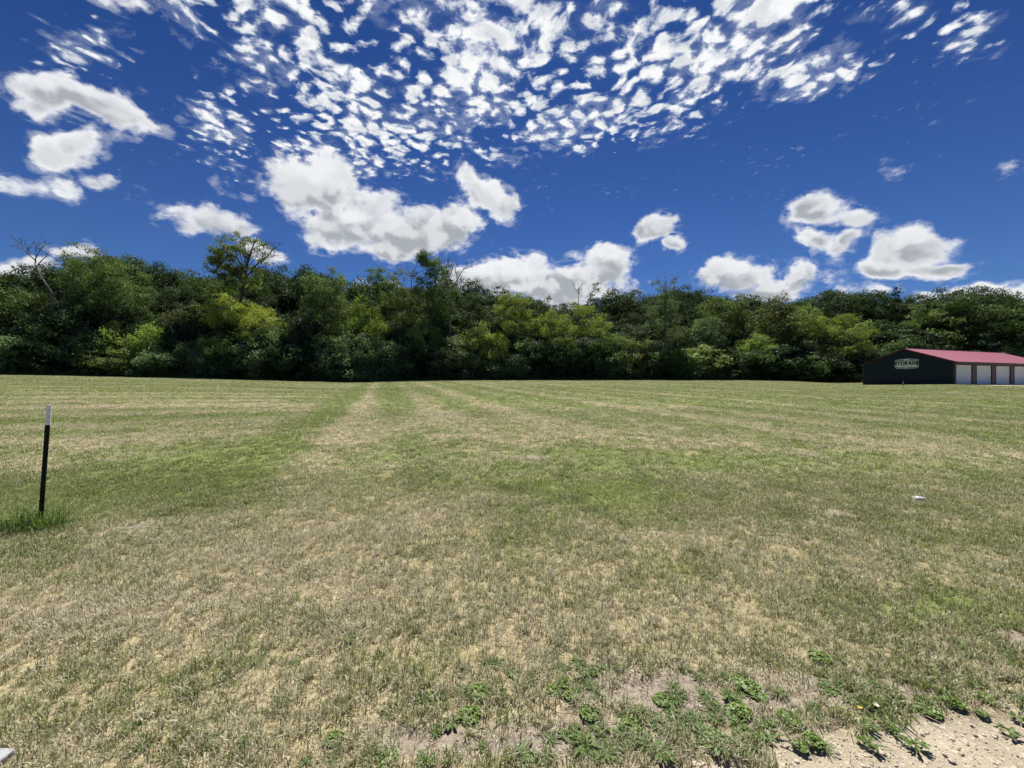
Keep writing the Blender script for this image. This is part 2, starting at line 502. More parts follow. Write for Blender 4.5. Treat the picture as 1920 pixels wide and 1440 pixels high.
# ground: thatch and soil under the blades, gravel on the shoulder, leaf litter in the wood
M_GROUND = newmat('ground')
_p = worldco()
_gr = attr('green'); _sd = attr('sand'); _fo = attr('forest'); _br = attr('bare')
n1 = noise(_p, 42.0, 6, 0.7); n2 = noise(_p, 3.0, 5, 0.6); n3 = noise(_p, 160.0, 3, 0.6)
thatch = mixc(sstep(n1, 0.35, 0.65), (0.17, 0.135, 0.075), (0.42, 0.36, 0.21))
thatch = mixc(sstep(_gr * 1.0 + (n2 - 0.5) * 0.5 + (n1 - 0.5) * 0.7, 0.42, 0.72), thatch, (0.150, 0.178, 0.052))
soil = mixc(sstep(n1, 0.3, 0.7), (0.16, 0.13, 0.10), (0.32, 0.27, 0.21))
vor = E.nt.nodes.new('ShaderNodeTexVoronoi'); vor.inputs['Scale'].default_value = 75.0; E.nt.links.new(_p.s, vor.inputs['Vector'])
stone = mixc(sstep(n2, 0.3, 0.7), (0.32, 0.275, 0.195), (0.42, 0.365, 0.265))
stone = mixc(sstep(n3, 0.30, 0.75) * 0.55, stone, (0.22, 0.18, 0.135))
vs = E.nt.nodes.new('ShaderNodeSeparateColor'); E.nt.links.new(vor.outputs['Color'], vs.inputs[0])
stone = mixc(sstep(E(vs.outputs[0]), 0.86, 0.9) * 0.6, stone, (0.52, 0.46, 0.37))
c = mixc(E.m('MINIMUM', _br * 1.4, 1.0), thatch, soil)
c = mixc(_sd, c, stone)
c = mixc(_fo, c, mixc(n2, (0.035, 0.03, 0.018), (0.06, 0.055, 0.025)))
bmp = n1 * 0.5 + n3 * 0.35 + E(vor.outputs['Distance']) * 0.4
finish(principled(c, 0.92, 0, 0.2, bmp, 0.75, 0.012).outputs[0])

# ------------------------------------------------------------------ ground sheet
nx, ny = 440, 470
tx = np.linspace(-math.asinh(520 / 1.2), math.asinh(520 / 1.2), nx); gx = 1.2 * np.sinh(tx)
ty = np.linspace(-math.asinh(50 / 1.2), math.asinh(620 / 1.2), ny); gy = 2.0 + 1.2 * np.sinh(ty)
GX, GY = np.meshgrid(gx, gy)
vx, vy = GX.ravel(), GY.ravel()
vz = ground_z(vx, vy, True)
sandv = gravel_mask(vx, vy)
# pale apron along the storage doors
_bx, _by, _ba = 55.3, 50.0, math.atan2(.327, .945)
lx = (vx - _bx) * math.cos(_ba) + (vy - _by) * math.sin(_ba); ly = -(vx - _bx) * math.sin(_ba) + (vy - _by) * math.cos(_ba)
sandv = np.maximum(sandv, sm(lx, -0.5, 1.5) * sm(-ly, -0.5, 0.4) * sm(6.5 + ly + (fbm(vx, vy, .5, 2, 3) - .5) * 4, 0, 1.5) * sm(vy, 20, 25))
vz = vz - 0.012 * gravel_mask(vx, vy)
uu = vx / np.maximum(vy, 6.0)
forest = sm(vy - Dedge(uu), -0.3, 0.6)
greenv = green_field(vx, vy)
barev = bare_and_shadow_mask(vx, vy)
idx = np.arange(nx * ny).reshape(ny, nx)
quads = np.stack([idx[:-1, :-1].ravel(), idx[:-1, 1:].ravel(), idx[1:, 1:].ravel(), idx[1:, :-1].ravel()], 1)


def big_mesh(name, V, Q, attrs, mat):
    used = np.unique(Q); remap = np.full(len(V), -1); remap[used] = np.arange(len(used))
    V = V[used]; Q = remap[Q]
    me = bpy.data.meshes.new(name)
    me.vertices.add(len(V)); me.vertices.foreach_set('co', V.ravel())
    me.loops.add(Q.size); me.loops.foreach_set('vertex_index', Q.ravel().astype(np.int32))
    me.polygons.add(len(Q)); me.polygons.foreach_set('loop_start', np.arange(0, Q.size, Q.shape[1], dtype=np.int32))
    me.update(calc_edges=True)
    me.polygons.foreach_set('use_smooth', np.ones(len(Q), dtype=bool))
    for k, a in attrs.items():
        at = me.attributes.new(k, 'FLOAT', 'POINT'); at.data.foreach_set('value', a[used].astype(np.float32))
    me.materials.append(mat); me.validate()
    return me


VV = np.stack([vx, vy, vz], 1)
qm = gravel_mask(vx, vy)[quads].mean(1)
isg = (qm > 0.5) & (np.abs(vx[quads].mean(1)) < 12) & (vy[quads].mean(1) > -6)
AT = dict(green=greenv, sand=sandv, forest=forest, bare=barev)
for nm, sel in (('ground', ~isg), ('gravel_path', isg)):
    o = bpy.data.objects.new(nm, big_mesh(nm, VV, quads[sel], AT, M_GROUND)); COL.objects.link(o)
    tag(o, kind='structure')


# ------------------------------------------------------------------ small mesh builder
class MB:
    def __init__(self): self.v = []; self.f = []; self.n = 0; self.a = []

    def add(self, V, Fs, lv=0.5):
        self.v.extend([tuple(p) for p in V]); self.f.extend([tuple(i + self.n for i in q) for q in Fs])
        self.a.extend([lv] * len(V) if np.isscalar(lv) else list(lv)); self.n += len(V)

    def box(self, lo, hi, mtx=None):
        x0, y0, z0 = lo; x1, y1, z1 = hi
        V = [(x0, y0, z0), (x1, y0, z0), (x1, y1, z0), (x0, y1, z0), (x0, y0, z1), (x1, y0, z1), (x1, y1, z1), (x0, y1, z1)]
        if mtx is not None: V = [tuple(mtx @ Vector(p)) for p in V]
        self.add(V, [(0, 3, 2, 1), (4, 5, 6, 7), (0, 1, 5, 4), (1, 2, 6, 5), (2, 3, 7, 6), (3, 0, 4, 7)])

    def tube(self, pts, rad, sides=5):
        pts = [Vector(p) for p in pts]; n = len(pts)
        V = []; Fs = []
        ref = Vector((0.31, 0.77, 0.2))
        for i, p in enumerate(pts):
            t = (pts[min(i + 1, n - 1)] - pts[max(i - 1, 0)])
            if t.length < 1e-6: t = Vector((0, 0, 1))
            t.normalize()
            a = t.cross(ref)
            if a.length < 1e-3: a = t.cross(Vector((1, 0, 0)))
            a.normalize(); b = t.cross(a)
            for k in range(sides):
                an = 2 * math.pi * k / sides
                V.append(p + (a * math.cos(an) + b * math.sin(an)) * rad[i])
        for i in range(n - 1):
            for k in range(sides):
                k2 = (k + 1) % sides
                Fs.append((i * sides + k, i * sides + k2, (i + 1) * sides + k2, (i + 1) * sides + k))
        Fs.append(tuple((n - 1) * sides + k for k in range(sides)))
        self.add(V, Fs)

    def prism(self, outline, depth, axis_o=Vector((0, 0, 0)), ax=Vector((1, 0, 0)), ay=Vector((0, 0, 1)), az=Vector((0, 1, 0))):
        n = len(outline)
        V = [axis_o + ax * p[0] + ay * p[1] for p in outline] + [axis_o + ax * p[0] + ay * p[1] + az * depth for p in outline]
        Fs = [tuple(range(n - 1, -1, -1)), tuple(range(n, 2 * n))] + [(i, (i + 1) % n, (i + 1) % n + n, i + n) for i in range(n)]
        self.add(V, Fs)

    def mesh(self, name, mat, smooth=False):
        me = bpy.data.meshes.new(name); me.from_pydata(self.v, [], self.f)
        at = me.attributes.new('lv', 'FLOAT', 'POINT'); at.data.foreach_set('value', np.array(self.a, np.float32))
        me.materials.append(mat)
        if smooth: me.polygons.foreach_set('use_smooth', np.ones(len(me.polygons), dtype=bool))
        me.update(); return me

    def build(self, name, mat, parent=None, smooth=False):
        o = bpy.data.objects.new(name, self.mesh(name, mat, smooth)); COL.objects.link(o)
        if parent is not None: o.parent = parent
        return o


# ------------------------------------------------------------------ storage building
def metal_paint(name, col, rough=0.42, spec=0.5):
    m = newmat(name); co = objco()
    n = noise(co, 1.3, 5, 0.6); n2_ = noise(co, 14.0, 4, 0.6)
    c = mixc(n * 0.6, tuple(v * 0.88 for v in col), tuple(min(1, v * 1.12) for v in col))
    finish(principled(c, n2_ * 0.18 + (rough - 0.09), 0, spec, n2_, 0.05, 0.01).outputs[0])
    return m


M_NAVY = metal_paint('navy_metal', (0.016, 0.026, 0.043), 0.5, 0.25)
M_MAROON = metal_paint('maroon_trim', (0.075, 0.013, 0.018), 0.4)
M_ROOF = metal_paint('red_roof_metal', (0.64, 0.29, 0.335), 0.26, 0.8)
M_FRONT = metal_paint('taupe_metal', (0.115, 0.062, 0.068), 0.5)
M_DOOR = metal_paint('white_door', (0.88, 0.88, 0.88), 0.4)
M_DARK = simple_mat('dark_metal', (0.03, 0.03, 0.032), 0.5)

BA = _ba
BZ = 1.52
shed = empty('storage_building', (_bx, _by, BZ), BA)
tag(shed, 'dark navy storage shed with red metal roof and white roll-up doors', 'building')
BL, BWD, EAVE, RIDGE = 24.0, 9.85, 2.93, 4.86
slope = (RIDGE - EAVE) / (BWD / 2)


def roofz(y): return EAVE + slope * (BWD / 2 - abs(y - BWD / 2))


X, Y, Z = Vector((1, 0, 0)), Vector((0, 1, 0)), Vector((0, 0, 1))
b = MB()
b.prism([(0, -0.6), (BWD, -0.6), (BWD, EAVE - .02), (BWD / 2, RIDGE - .02), (0, EAVE - .02)], 0.12, Vector((0, 0, 0)), Y, Z, X)
k = 0.13
while k < BWD - 0.05:            # standing ribs of the wall sheets
    h0 = roofz(k) - 0.08
    b.add([(-0.001, k - .045, -.6), (-0.040, k - .02, -.6), (-0.040, k + .02, -.6), (-0.001, k + .045, -.6),
           (-0.001, k - .045, h0), (-0.040, k - .02, h0), (-0.040, k + .02, h0), (-0.001, k + .045, h0)],
          [(0, 1, 5, 4), (1, 2, 6, 5), (2, 3, 7, 6), (4, 5, 6, 7)])
    k += 0.26
b.build('gable_wall', M_NAVY, shed)
b = MB(); b.box((0.12, BWD - .12, -.6), (BL - .12, BWD, EAVE - .02)); b.build('back_wall', M_NAVY, shed)
b = MB(); b.prism([(0, -0.6), (BWD, -0.6), (BWD, EAVE - .02), (BWD / 2, RIDGE - .02), (0, EAVE - .02)], 0.12, Vector((BL - .12, 0, 0)), Y, Z, X); b.build('end_wall', M_NAVY, shed)
DW, PITCH, D0, DH = 3.58, 4.55, 0.36, 2.47
b = MB()
edges = [0.12]
for i in range(5): edges += [D0 + i * PITCH, D0 + i * PITCH + DW]
edges.append(BL - .12)
for i in range(0, len(edges), 2):
    b.box((edges[i], 0.0, -.6), (edges[i + 1], 0.14, DH))
b.box((0.12, 0.0, DH), (BL - .12, 0.14, EAVE - .02))
b.build('front_wall', M_FRONT, shed)
for i in range(5):
    x0 = D0 + i * PITCH
    d = MB(); zz_ = 0.02
    ns = 24
    V = []; Fs = []
    for j in range(ns * 2 + 1):     # corrugated curtain
        z = zz_ + (DH - zz_) * j / (ns * 2); yy = 0.075 + (0.02 if j % 2 else 0.0)
        V += [(x0 + .01, yy, z), (x0 + DW - .01, yy, z)]
    for j in range(ns * 2): Fs.append((2 * j, 2 * j + 1, 2 * j + 3, 2 * j + 2))
    d.add(V, Fs)
    d.box((x0 + .01, 0.05, -.05), (x0 + DW - .01, 0.10, 0.02))
    dr = d.build('roll_up_door', M_DOOR, shed)
    l = MB(); l.box((x0 + DW - .16, 0.03, 0.85), (x0 + DW - .06, 0.07, 1.0)); l.box((x0 + DW - .13, 0.0, 0.89), (x0 + DW - .09, 0.03, 0.96)); l.build('latch', M_DARK, dr)
    t = MB()
    t.box((x0 - .10, -0.03, -.3), (x0, 0.05, DH + .10)); t.box((x0 + DW, -0.03, -.3), (x0 + DW + .10, 0.05, DH + .10)); t.box((x0, -0.03, DH), (x0 + DW, 0.05, DH + .10))
    t.build('door_frame', M_MAROON, shed)
# roof sheets with ribs
OV = 0.32
for side in (0, 1):
    b = MB()
    def rp(x, s, lift=0.0):
        y = -OV + s * (BWD / 2 + OV)
        z = EAVE + slope * y + lift + 0.03
        return (x, y if side == 0 else BWD - y, z)
    V = [rp(-.3, 0), rp(BL + .3, 0), rp(BL + .3, 1), rp(-.3, 1), rp(-.3, 0, .05), rp(BL + .3, 0, .05), rp(BL + .3, 1, .05), rp(-.3, 1, .05)]
    b.add(V, [(0, 3, 2, 1), (4, 5, 6, 7), (0, 1, 5, 4), (1, 2, 6, 5), (2, 3, 7, 6), (3, 0, 4, 7)])
    x = -.2
    while x < BL + .25:
        b.add([rp(x - .03, 0, .049), rp(x - .012, 0, .078), rp(x + .012, 0, .078), rp(x + .03, 0, .049), rp(x - .03, 1, .049), rp(x - .012, 1, .078), rp(x + .012, 1, .078), rp(x + .03, 1, .049)],
              [(0, 1, 5, 4), (1, 2, 6, 5), (2, 3, 7, 6), (0, 3, 2, 1)])
        x += 0.3
    b.build('roof_sheet', M_ROOF, shed)
b = MB(); b.prism([(-.16, -.05), (0, .0), (.16, -.05), (.16, -.03), (0, .03), (-.16, -.03)], BL + .6, Vector((-.3, BWD / 2, RIDGE + .105)), Y, Z, X); b.build('ridge_cap', M_MAROON, shed)
for s in (0, 1):
    b = MB()
    pts = [(-OV - .01, EAVE - slope * OV), (BWD / 2, RIDGE)]
    o_ = [(pts[0][0], pts[0][1] - .14), (pts[1][0], pts[1][1] - .14), (pts[1][0], pts[1][1] + .07), (pts[0][0], pts[0][1] + .07)]
    if s: o_ = [(BWD - p[0], p[1]) for p in o_][::-1]
    b.prism(o_, 0.04, Vector((-.345, 0, 0)), Y, Z, X); b.build('rake_trim', M_MAROON, shed)
b = MB(); b.box((-.30, -OV - .05, EAVE - slope * OV - .16), (BL + .3, -OV - .012, EAVE - slope * OV + .07)); b.build('eave_trim', M_MAROON, shed)
b = MB(); b.box((-.05, -.05, -.6), (.11, 0.0, EAVE - .1)); b.box((-.05, 0.0, -.6), (-.002, .09, EAVE - .1)); b.build('corner_trim', M_MAROON, shed)
b = MB(); b.box((-.05, BWD - .09, -.6), (-.002, BWD + .05, EAVE - .1)); b.build('corner_trim', M_MAROON, shed)

# storage sign on the gable
M_SIGN = metal_paint('pale_sign_paint', (0.84, 0.86, 0.87), 0.5)
M_INK = simple_mat('black_sign_ink', (0.006, 0.007, 0.010), 0.6)
SW = 2.55
# place: gable runs along local y from 0 (near corner) to BWD; sign seen from outside, its own x runs to smaller y
sgn = empty('storage_sign', (0, 0, 0))
tag(sgn, 'pale shield shaped STORAGE sign on the dark gable wall', 'sign')
Lm = Matrix.Translation((_bx, _by, BZ)) @ Matrix.Rotation(BA, 4, 'Z')
Smat = Lm @ Matrix.Translation((-0.05, 4.72, 2.80)) @ Matrix(((0, 0, -1, 0), (-1, 0, 0, 0), (0, 1, 0, 0), (0, 0, 0, 1)))
sgn.matrix_world = Smat @ Matrix.Diagonal((1, 1.17, 1, 1))
shield = [(-1.28, .42), (-1.12, .50), (-.62, .58), (-.30, .60), (.30, .60), (.62, .58), (1.12, .50), (1.28, .42), (1.27, .10), (1.28, -.30), (1.16, -.46), (.95, -.52), (.25, -.52), (0, -.60), (-.25, -.52), (-.95, -.52), (-1.16, -.46), (-1.28, -.30), (-1.27, .10)]
b = MB(); b.prism(shield, 0.05, Vector((0, 0, -0.02)), X, Y, Z); b.build('board', M_SIGN, sgn)


def band(outer, inner, z0, dep, sel):
    mb = MB()
    for i in sel:
        j = (i + 1) % len(outer)
        o1, o2, i1, i2 = outer[i], outer[j], inner[i], inner[j]
        mb.prism([o1, o2, i2, i1], dep, Vector((0, 0, z0)), X, Y, Z)
    return mb


sc = lambda k1, k2: [(p[0] * k1, p[1] * k2) for p in shield]
band(sc(.945, .90), sc(.885, .76), 0.0305, .006, list(range(0, 3)) + [4, 5, 6] + [8, 9, 10, 11, 12, 13, 14, 15, 16]).build('border', M_INK, sgn)['kind'] = 'stuff'


def text_mesh(body, size, name, parent, loc, sx=1.0, off=0.0, ext=0.008, mat=None):
    cu = bpy.data.curves.new(name, 'FONT'); cu.body = body; cu.size = size; cu.align_x = 'CENTER'; cu.align_y = 'CENTER'
    cu.extrude = ext; cu.offset = off; cu.space_character = 1.08
    to = bpy.data.objects.new(name + '_curve', cu); COL.objects.link(to)
    dg = bpy.context.evaluated_depsgraph_get()
    me = bpy.data.meshes.new_from_object(to.evaluated_get(dg))
    bpy.data.objects.remove(to)
    me.materials.clear(); me.materials.append(mat); me.name = name
    o = bpy.data.objects.new(name, me); COL.objects.link(o); o.parent = parent
    o.location = loc; o.scale = (sx, 1, 1)
    return o


text_mesh('STORAGE', 0.53, 'lettering', sgn, (0, 0.075, 0.034), 1.05, 0.030, 0.012, M_INK)
for (w0, yb, seg) in ((1.5, .375, 11), (1.5, -.20, 12), (1.15, -.315, 9)):
    mb = MB()      # the small print, unreadable at this distance: thin broken strokes
    for j in range(seg):
        xa = -w0 / 2 + w0 * j / seg
        hh = .10 if yb > 0 else .035
        mb.box((xa + .012, yb - hh / 2, .0305), (xa + w0 / seg - .035, yb + hh / 2, .0365))
        if yb > 0: mb.box((xa + .03, yb - .02, .0366), (xa + .06, yb + .05, .037))
    tag(mb.build('small_print', simple_mat('grey_print', (0.16, 0.17, 0.18), 0.6), sgn), kind='stuff')
E.nt = None

# ------------------------------------------------------------------ posts
M_POST = simple_mat('dark_green_post_paint', (0.008, 0.012, 0.010), 0.6, spec=0.15, var=0.3, scale=20)
M_WHITE = simple_mat('white_post_tip', (0.72, 0.74, 0.76), 0.5, var=0.08, scale=20)


def tpost(loc, H, tip, lean, label, group=None, sc_=1.0):
    root = empty('fence_post', loc, 0)
    root.rotation_euler = lean
    tag(root, label, 'post', group)
    for nm, z0, z1, m in (('shaft', -0.35, H - tip, M_POST), ('white_tip', H - tip, H, M_WHITE)):
        b = MB()
        for (p, q) in (((-.018, -.004), (.018, .004)), ((-.004, .004), (.004, .030))):
            b.box((p[0] * sc_, p[1] * sc_, z0), (q[0] * sc_, q[1] * sc_, z1))
        b.build(nm, m, root)
        b = MB(); z = max(z0, 0.12) + .02
        while z < z1 - .02:
            b.box((-.008 * sc_, -.013 * sc_, z), (.008 * sc_, -.004 * sc_, z + .012)); z += .054
        tag(b.build('studs', m, root), kind='stuff')
    return root


tx0, ty0 = px_ground(75, 988)
tpost((tx0, ty0, gz(tx0, ty0)), 1.255, 0.205, (R(-1.0), R(2.6), R(30)), 'dark green metal T-post with white painted tip, leaning in the lawn')
mx_, my_ = 40.1, 41.0
st = empty('marker_stake', (mx_, my_, float(ground_z([mx_], [my_])[0])))
tag(st, 'short dark marker stake in front of the navy gable wall', 'stake')
b = MB(); b.tube([(0, 0, -.2), (0, 0, .5)], [.022, .022], 6); b.build('stem', M_DARK, st)
b = MB(); b.tube([(0, 0, .48), (0, 0, .50), (0, 0, .64), (0, 0, .66)], [.03, .055, .055, .035], 8); b.build('cap', simple_mat('grey_cap', (.3, .31, .33)), st)


# ------------------------------------------------------------------ leaves and crowns
def leaf_mesh(name, C, Nn, size, rng, lv, mat, droop=0.25, aspect=0.55, fold=0.18):
    n = len(C)
    Nn = Nn / np.maximum(np.linalg.norm(Nn, axis=1, keepdims=True), 1e-6)
    r = rng.normal(size=(n, 3)); r[:, 2] -= droop
    A = r - (r * Nn).sum(1, keepdims=True) * Nn
    A /= np.maximum(np.linalg.norm(A, axis=1, keepdims=True), 1e-6)
    B = np.cross(Nn, A)
    s = size[:, None]
    v0 = C - A * s * .5; v2 = C + A * s * .5
    v1 = C + B * s * aspect * .5 + Nn * s * fold * .5 - A * s * .06
    v3 = C - B * s * aspect * .5 + Nn * s * fold * .5 - A * s * .06
    V = np.stack([v0, v1, v2, v3], 1).reshape(-1, 3)
    base = np.arange(n)[:, None] * 4
    T = np.concatenate([base + np.array([[0, 1, 2]]), base + np.array([[0, 2, 3]])], 0)
    me = big_mesh(name, V, T, {'lv': np.repeat(lv, 4)}, mat)
    me.polygons.foreach_set('use_smooth', np.zeros(len(me.polygons), dtype=bool))
    return me


def lobes_for(kind, rng, H, W):
    L = []
    def ell(n, cz, rz, zmin, rr, fr=(.45, .9), flat=.8, upb=.25, wob=.12):
        for _ in range(n):
            d = rng.normal(size=3); d[2] += upb; d /= np.linalg.norm(d)
            f = rng.uniform(*fr) ** .8
            p = np.array([d[0] * W / 2 * f, d[1] * W / 2 * f, cz + d[2] * rz * f]) + rng.normal(size=3) * W * wob * .4
            if p[2] < zmin: p[2] = zmin + rng.uniform(0, .1) * H
            r = W * rng.uniform(*rr)
            L.append((p, np.array([r, r, r * flat])))
    if kind == 'oak': ell(58, .60 * H, .40 * H, .22 * H, (.085, .15), (.5, .95), .66)
    elif kind == 'round': ell(58, .48 * H, .50 * H, .08 * H, (.075, .135), (.5, 1.0), .58, .35)
    elif kind == 'upright':
        ell(46, .55 * H, .45 * H, .10 * H, (.10, .18), (.4, 1.0), .72, .1, .16)
        for _ in range(8): L.append((np.array([rng.normal() * W * .14, rng.normal() * W * .14, H * rng.uniform(.82, .98)]), np.ones(3) * W * rng.uniform(.05, .1)))
    elif kind == 'bush':
        ell(40, .40 * H, .55 * H, .06 * H, (.08, .16), (.4, .95), .8, .3, .14)
        for _ in range(8):
            a = rng.uniform(0, 6.28); L.append((np.array([math.cos(a) * W * .45 * rng.random(), math.sin(a) * W * .45 * rng.random(), H * rng.uniform(.8, 1.0)]), np.ones(3) * W * rng.uniform(.035, .08)))
    elif kind == 'ivy':
        for _ in range(44):
            z = H * rng.uniform(.05, .97) ; w = W * (.32 + .18 * math.sin(z * 1.3 + 1) + .1 * rng.normal()) * (1.15 - .55 * z / H)
            a = rng.uniform(0, 6.28); L.append((np.array([math.cos(a) * w * .7, math.sin(a) * w * .7, z]), np.array([1, 1, 1.25]) * W * rng.uniform(.10, .19)))
    elif kind == 'pine':
        for _ in range(70):
            z = H * rng.uniform(.08, .99) ** .8; w = W / 2 * (1.02 - z / H)
            a = rng.uniform(0, 6.28); q = rng.uniform(.3, .9); L.append((np.array([math.cos(a) * w * q, math.sin(a) * w * q, z - .1 * w]), np.array([.16 * W, .16 * W, .06 * W]) * (1.15 - z / H)))
    return L


def crown_from_lobes(name, L, nleaf, lsize, rng, mat=None, up=0.34, spray=9, spread=1.0):
    w = np.array([l[1][0] ** 2 for l in L]); w /= w.sum()
    ns = nleaf // spray
    li = rng.choice(len(L), ns, p=w)
    Cc = np.array([L[i][0] for i in li]); Rr = np.array([L[i][1] for i in li])
    d = rng.normal(size=(ns, 3)); d[:, 2] += .55; d /= np.linalg.norm(d, axis=1, keepdims=True)
    rad = 1.03 - .28 * rng.random(ns) ** 2
    stray = rng.random(ns) < .04; rad[stray] *= rng.uniform(1.1, 1.4, stray.sum())
    C0 = Cc + d * Rr * rad[:, None]
    C = np.repeat(C0, spray, 0) + rng.normal(size=(ns * spray, 3)) * np.array([.95, .95, .60]) * lsize * spread
    dd = np.repeat(d, spray, 0)
    Nn = dd * .55 + np.array([0, 0, up]) + np.repeat(rng.normal(size=(ns, 3)) * .34, spray, 0) + rng.normal(size=C.shape) * .30
    lobe_v = rng.random(len(L))
    lv = np.clip(np.repeat(lobe_v[li] * .45 + rng.random(ns) * .3, spray) + rng.random(len(C)) * .25, 0, 1)
    size = lsize * rng.uniform(.65, 1.3, len(C))
    C[:, 2] = np.maximum(C[:, 2], 0.05)
    return leaf_mesh(name, C, Nn, size, rng, lv, mat or M_LEAF)


def limb_path(p0, p1, rng, n=5, wob=.06):
    p0 = np.array(p0, float); p1 = np.array(p1, float); L_ = np.linalg.norm(p1 - p0)
    P_ = [p0 + (p1 - p0) * t + (rng.normal(size=3) * L_ * wob if 0 < t < 1 else 0) + np.array([0, 0, L_ * .08 * math.sin(math.pi * t)]) for t in np.linspace(0, 1, n)]
    return P_


def trunk_for(name, L, H, W, rng, r0, mat, nl=14, ztop=.75):
    b = MB()
    top = np.array([rng.normal() * W * .06, rng.normal() * W * .06, H * ztop])
    P_ = limb_path((0, 0, -.4), top, rng, 8, .02)
    b.tube(P_, [r0 * (1 - .8 * i / 7) for i in range(8)], 7)
    for i in rng.choice(len(L), min(nl, len(L)), replace=False):
        c_ = L[i][0]; t = np.clip(.25 + .55 * (c_[2] / H) * rng.uniform(.5, 1), .2, .9)
        s_ = P_[int(t * 7)]
        b.tube(limb_path(s_, c_, rng, 4, .08), [r0 * .38, r0 * .26, r0 * .16, r0 * .06], 4)
    return b.mesh(name, mat)


def skeleton(rng, H, spread, levels=4, lean=(0, 0), fork=.42, r0=.2, twig=.012, up=.35, keep=.62):
    """branching bare tree: list of (points, radii), and twig end points"""
    segs, tips = [], []
    def grow(p, d, length, r, lev):
        n = 5
        pts = [p]; rr = [r]
        dd = d.copy(); q = p.copy()
        for i in range(n):
            dd = dd + rng.normal(size=3) * .13 + np.array([0, 0, up * .12]); dd /= np.linalg.norm(dd)
            q = q + dd * length / n; pts.append(q.copy()); rr.append(max(twig, r * (1 - .5 * (i + 1) / n)))
        segs.append((pts, rr))
        if lev == 0:
            tips.append(q.copy()); tips.append(pts[3].copy()); return
        k = rng.integers(2, 4) if lev > 1 else rng.integers(3, 5)
        for j in range(k):
            t = rng.integers(2, n + 1) if j else n
            side = rng.normal(size=3); side -= side.dot(dd) * dd; side /= np.linalg.norm(side)
            nd = dd * (1 - spread * rng.uniform(.5, 1)) + side * spread * rng.uniform(.7, 1.2); nd[2] += .1; nd /= np.linalg.norm(nd)
            grow(pts[t], nd, length * rng.uniform(.52, .78), rr[t] * rng.uniform(keep - .12, keep + .08), lev - 1)
    d0 = np.array([lean[0], lean[1], 1.0]); d0 /= np.linalg.norm(d0)
    grow(np.array([0, 0, -.4]), d0, H * fork, r0, levels)
    return segs, tips


VAR = {}     # kind -> list of dict(H, W, crown mesh, trunk mesh)
rng = np.random.default_rng(3)


def normalise(parts, H):
    pass


def make_variants():
    spec = dict(oak=(4, 16, 13, 11000, .40, .42), round=(4, 9, 10, 10500, .27, .2), upright=(4, 13, 6.5, 9000, .28, .2), bush=(5, 4.2, 5.0, 6000, .235, .06), ivy=(2, 15, 4.0, 7000, .27, .22), pine=(1, 12, 5.5, 6000, .30, .2))
    for kind, (nv, H, W, nl, ls, r0) in spec.items():
        for i in range(nv):
            L = lobes_for(kind, rng, H, W)
            cm = crown_from_lobes(kind + '_crown', L, nl, ls, rng)
            tm = trunk_for(kind + '_trunk', L, H, W, rng, r0, M_BARK, 14 if kind != 'bush' else 9, .95 if kind in ('pine', 'ivy') else .7)
            VAR.setdefault(kind, []).append(dict(crown=cm, trunk=tm))
    # open crowned trees: bare skeleton with leaves only near the twig ends
    for i in range(4):
        H, W = 14.0, 9.0
        segs, tips = skeleton(rng, H, .55, 4, (rng.normal() * .05, 0), .42, .30, .028, .30, .82)
        b = MB()
        for pts, rr in segs: b.tube(pts, rr, 5 if rr[0] > .06 else 3)
        T = np.array(tips)
        keep = T[rng.random(len(T)) < (.55 if i % 2 == 0 else .8)]
        n_ = 20
        C = np.repeat(keep, n_, 0) + rng.normal(size=(len(keep) * n_, 3)) * np.array([.42, .42, .34])
        Nn = rng.normal(size=C.shape) * .7 + np.array([0, 0, .5])
        cm = leaf_mesh('open_crown', C, Nn, .30 * rng.uniform(.6, 1.3, len(C)), rng, rng.random(len(C)), M_LEAF, .6)
        VAR.setdefault('open', []).append(dict(crown=cm, trunk=b.mesh('open_trunk', M_BARK)))
    for i in range(4):
        H = 12.0
        segs, tips = skeleton(rng, H, .60, 4, (rng.normal() * .06, 0), .46, .28, .030, .30, .85)
        b = MB()
        for pts, rr in segs: b.tube(pts, rr, 5 if rr[0] > .06 else 3)
        VAR.setdefault('bare', []).append(dict(crown=None, trunk=b.mesh('bare_trunk', M_DEAD)))
    for k_, vs in VAR.items():
        for v in vs:
            co = []
            for key in ('crown', 'trunk'):
                if v[key] is None: continue
                a = np.empty(len(v[key].vertices) * 3, np.float32); v[key].vertices.foreach_get('co', a); co.append(a.reshape(-1, 3))
            a = np.concatenate(co)
            lo, hi = np.percentile(a, .6, 0), np.percentile(a, 99.6, 0)
            v['H'] = float(np.percentile(a[:, 2], 99.8)); v['W'] = float(max(hi[0] - lo[0], hi[1] - lo[1])); up_ = a[a[:, 2] > .45 * v['H']]; v['cx'] = float(np.median(up_[:, 0])); v['cy'] = float(np.median(up_[:, 1]))


make_variants()

NAMES = dict(oak='oak_tree', round='rounded_tree', upright='broadleaf_tree', bush='shrub', ivy='vine_clad_tree', pine='pine_tree', open='sparse_tree', bare='bare_tree')
CATS = dict(oak='tree', round='tree', upright='tree', bush='shrub', ivy='tree', pine='tree', open='tree', bare='dead tree')
_cnt = {}


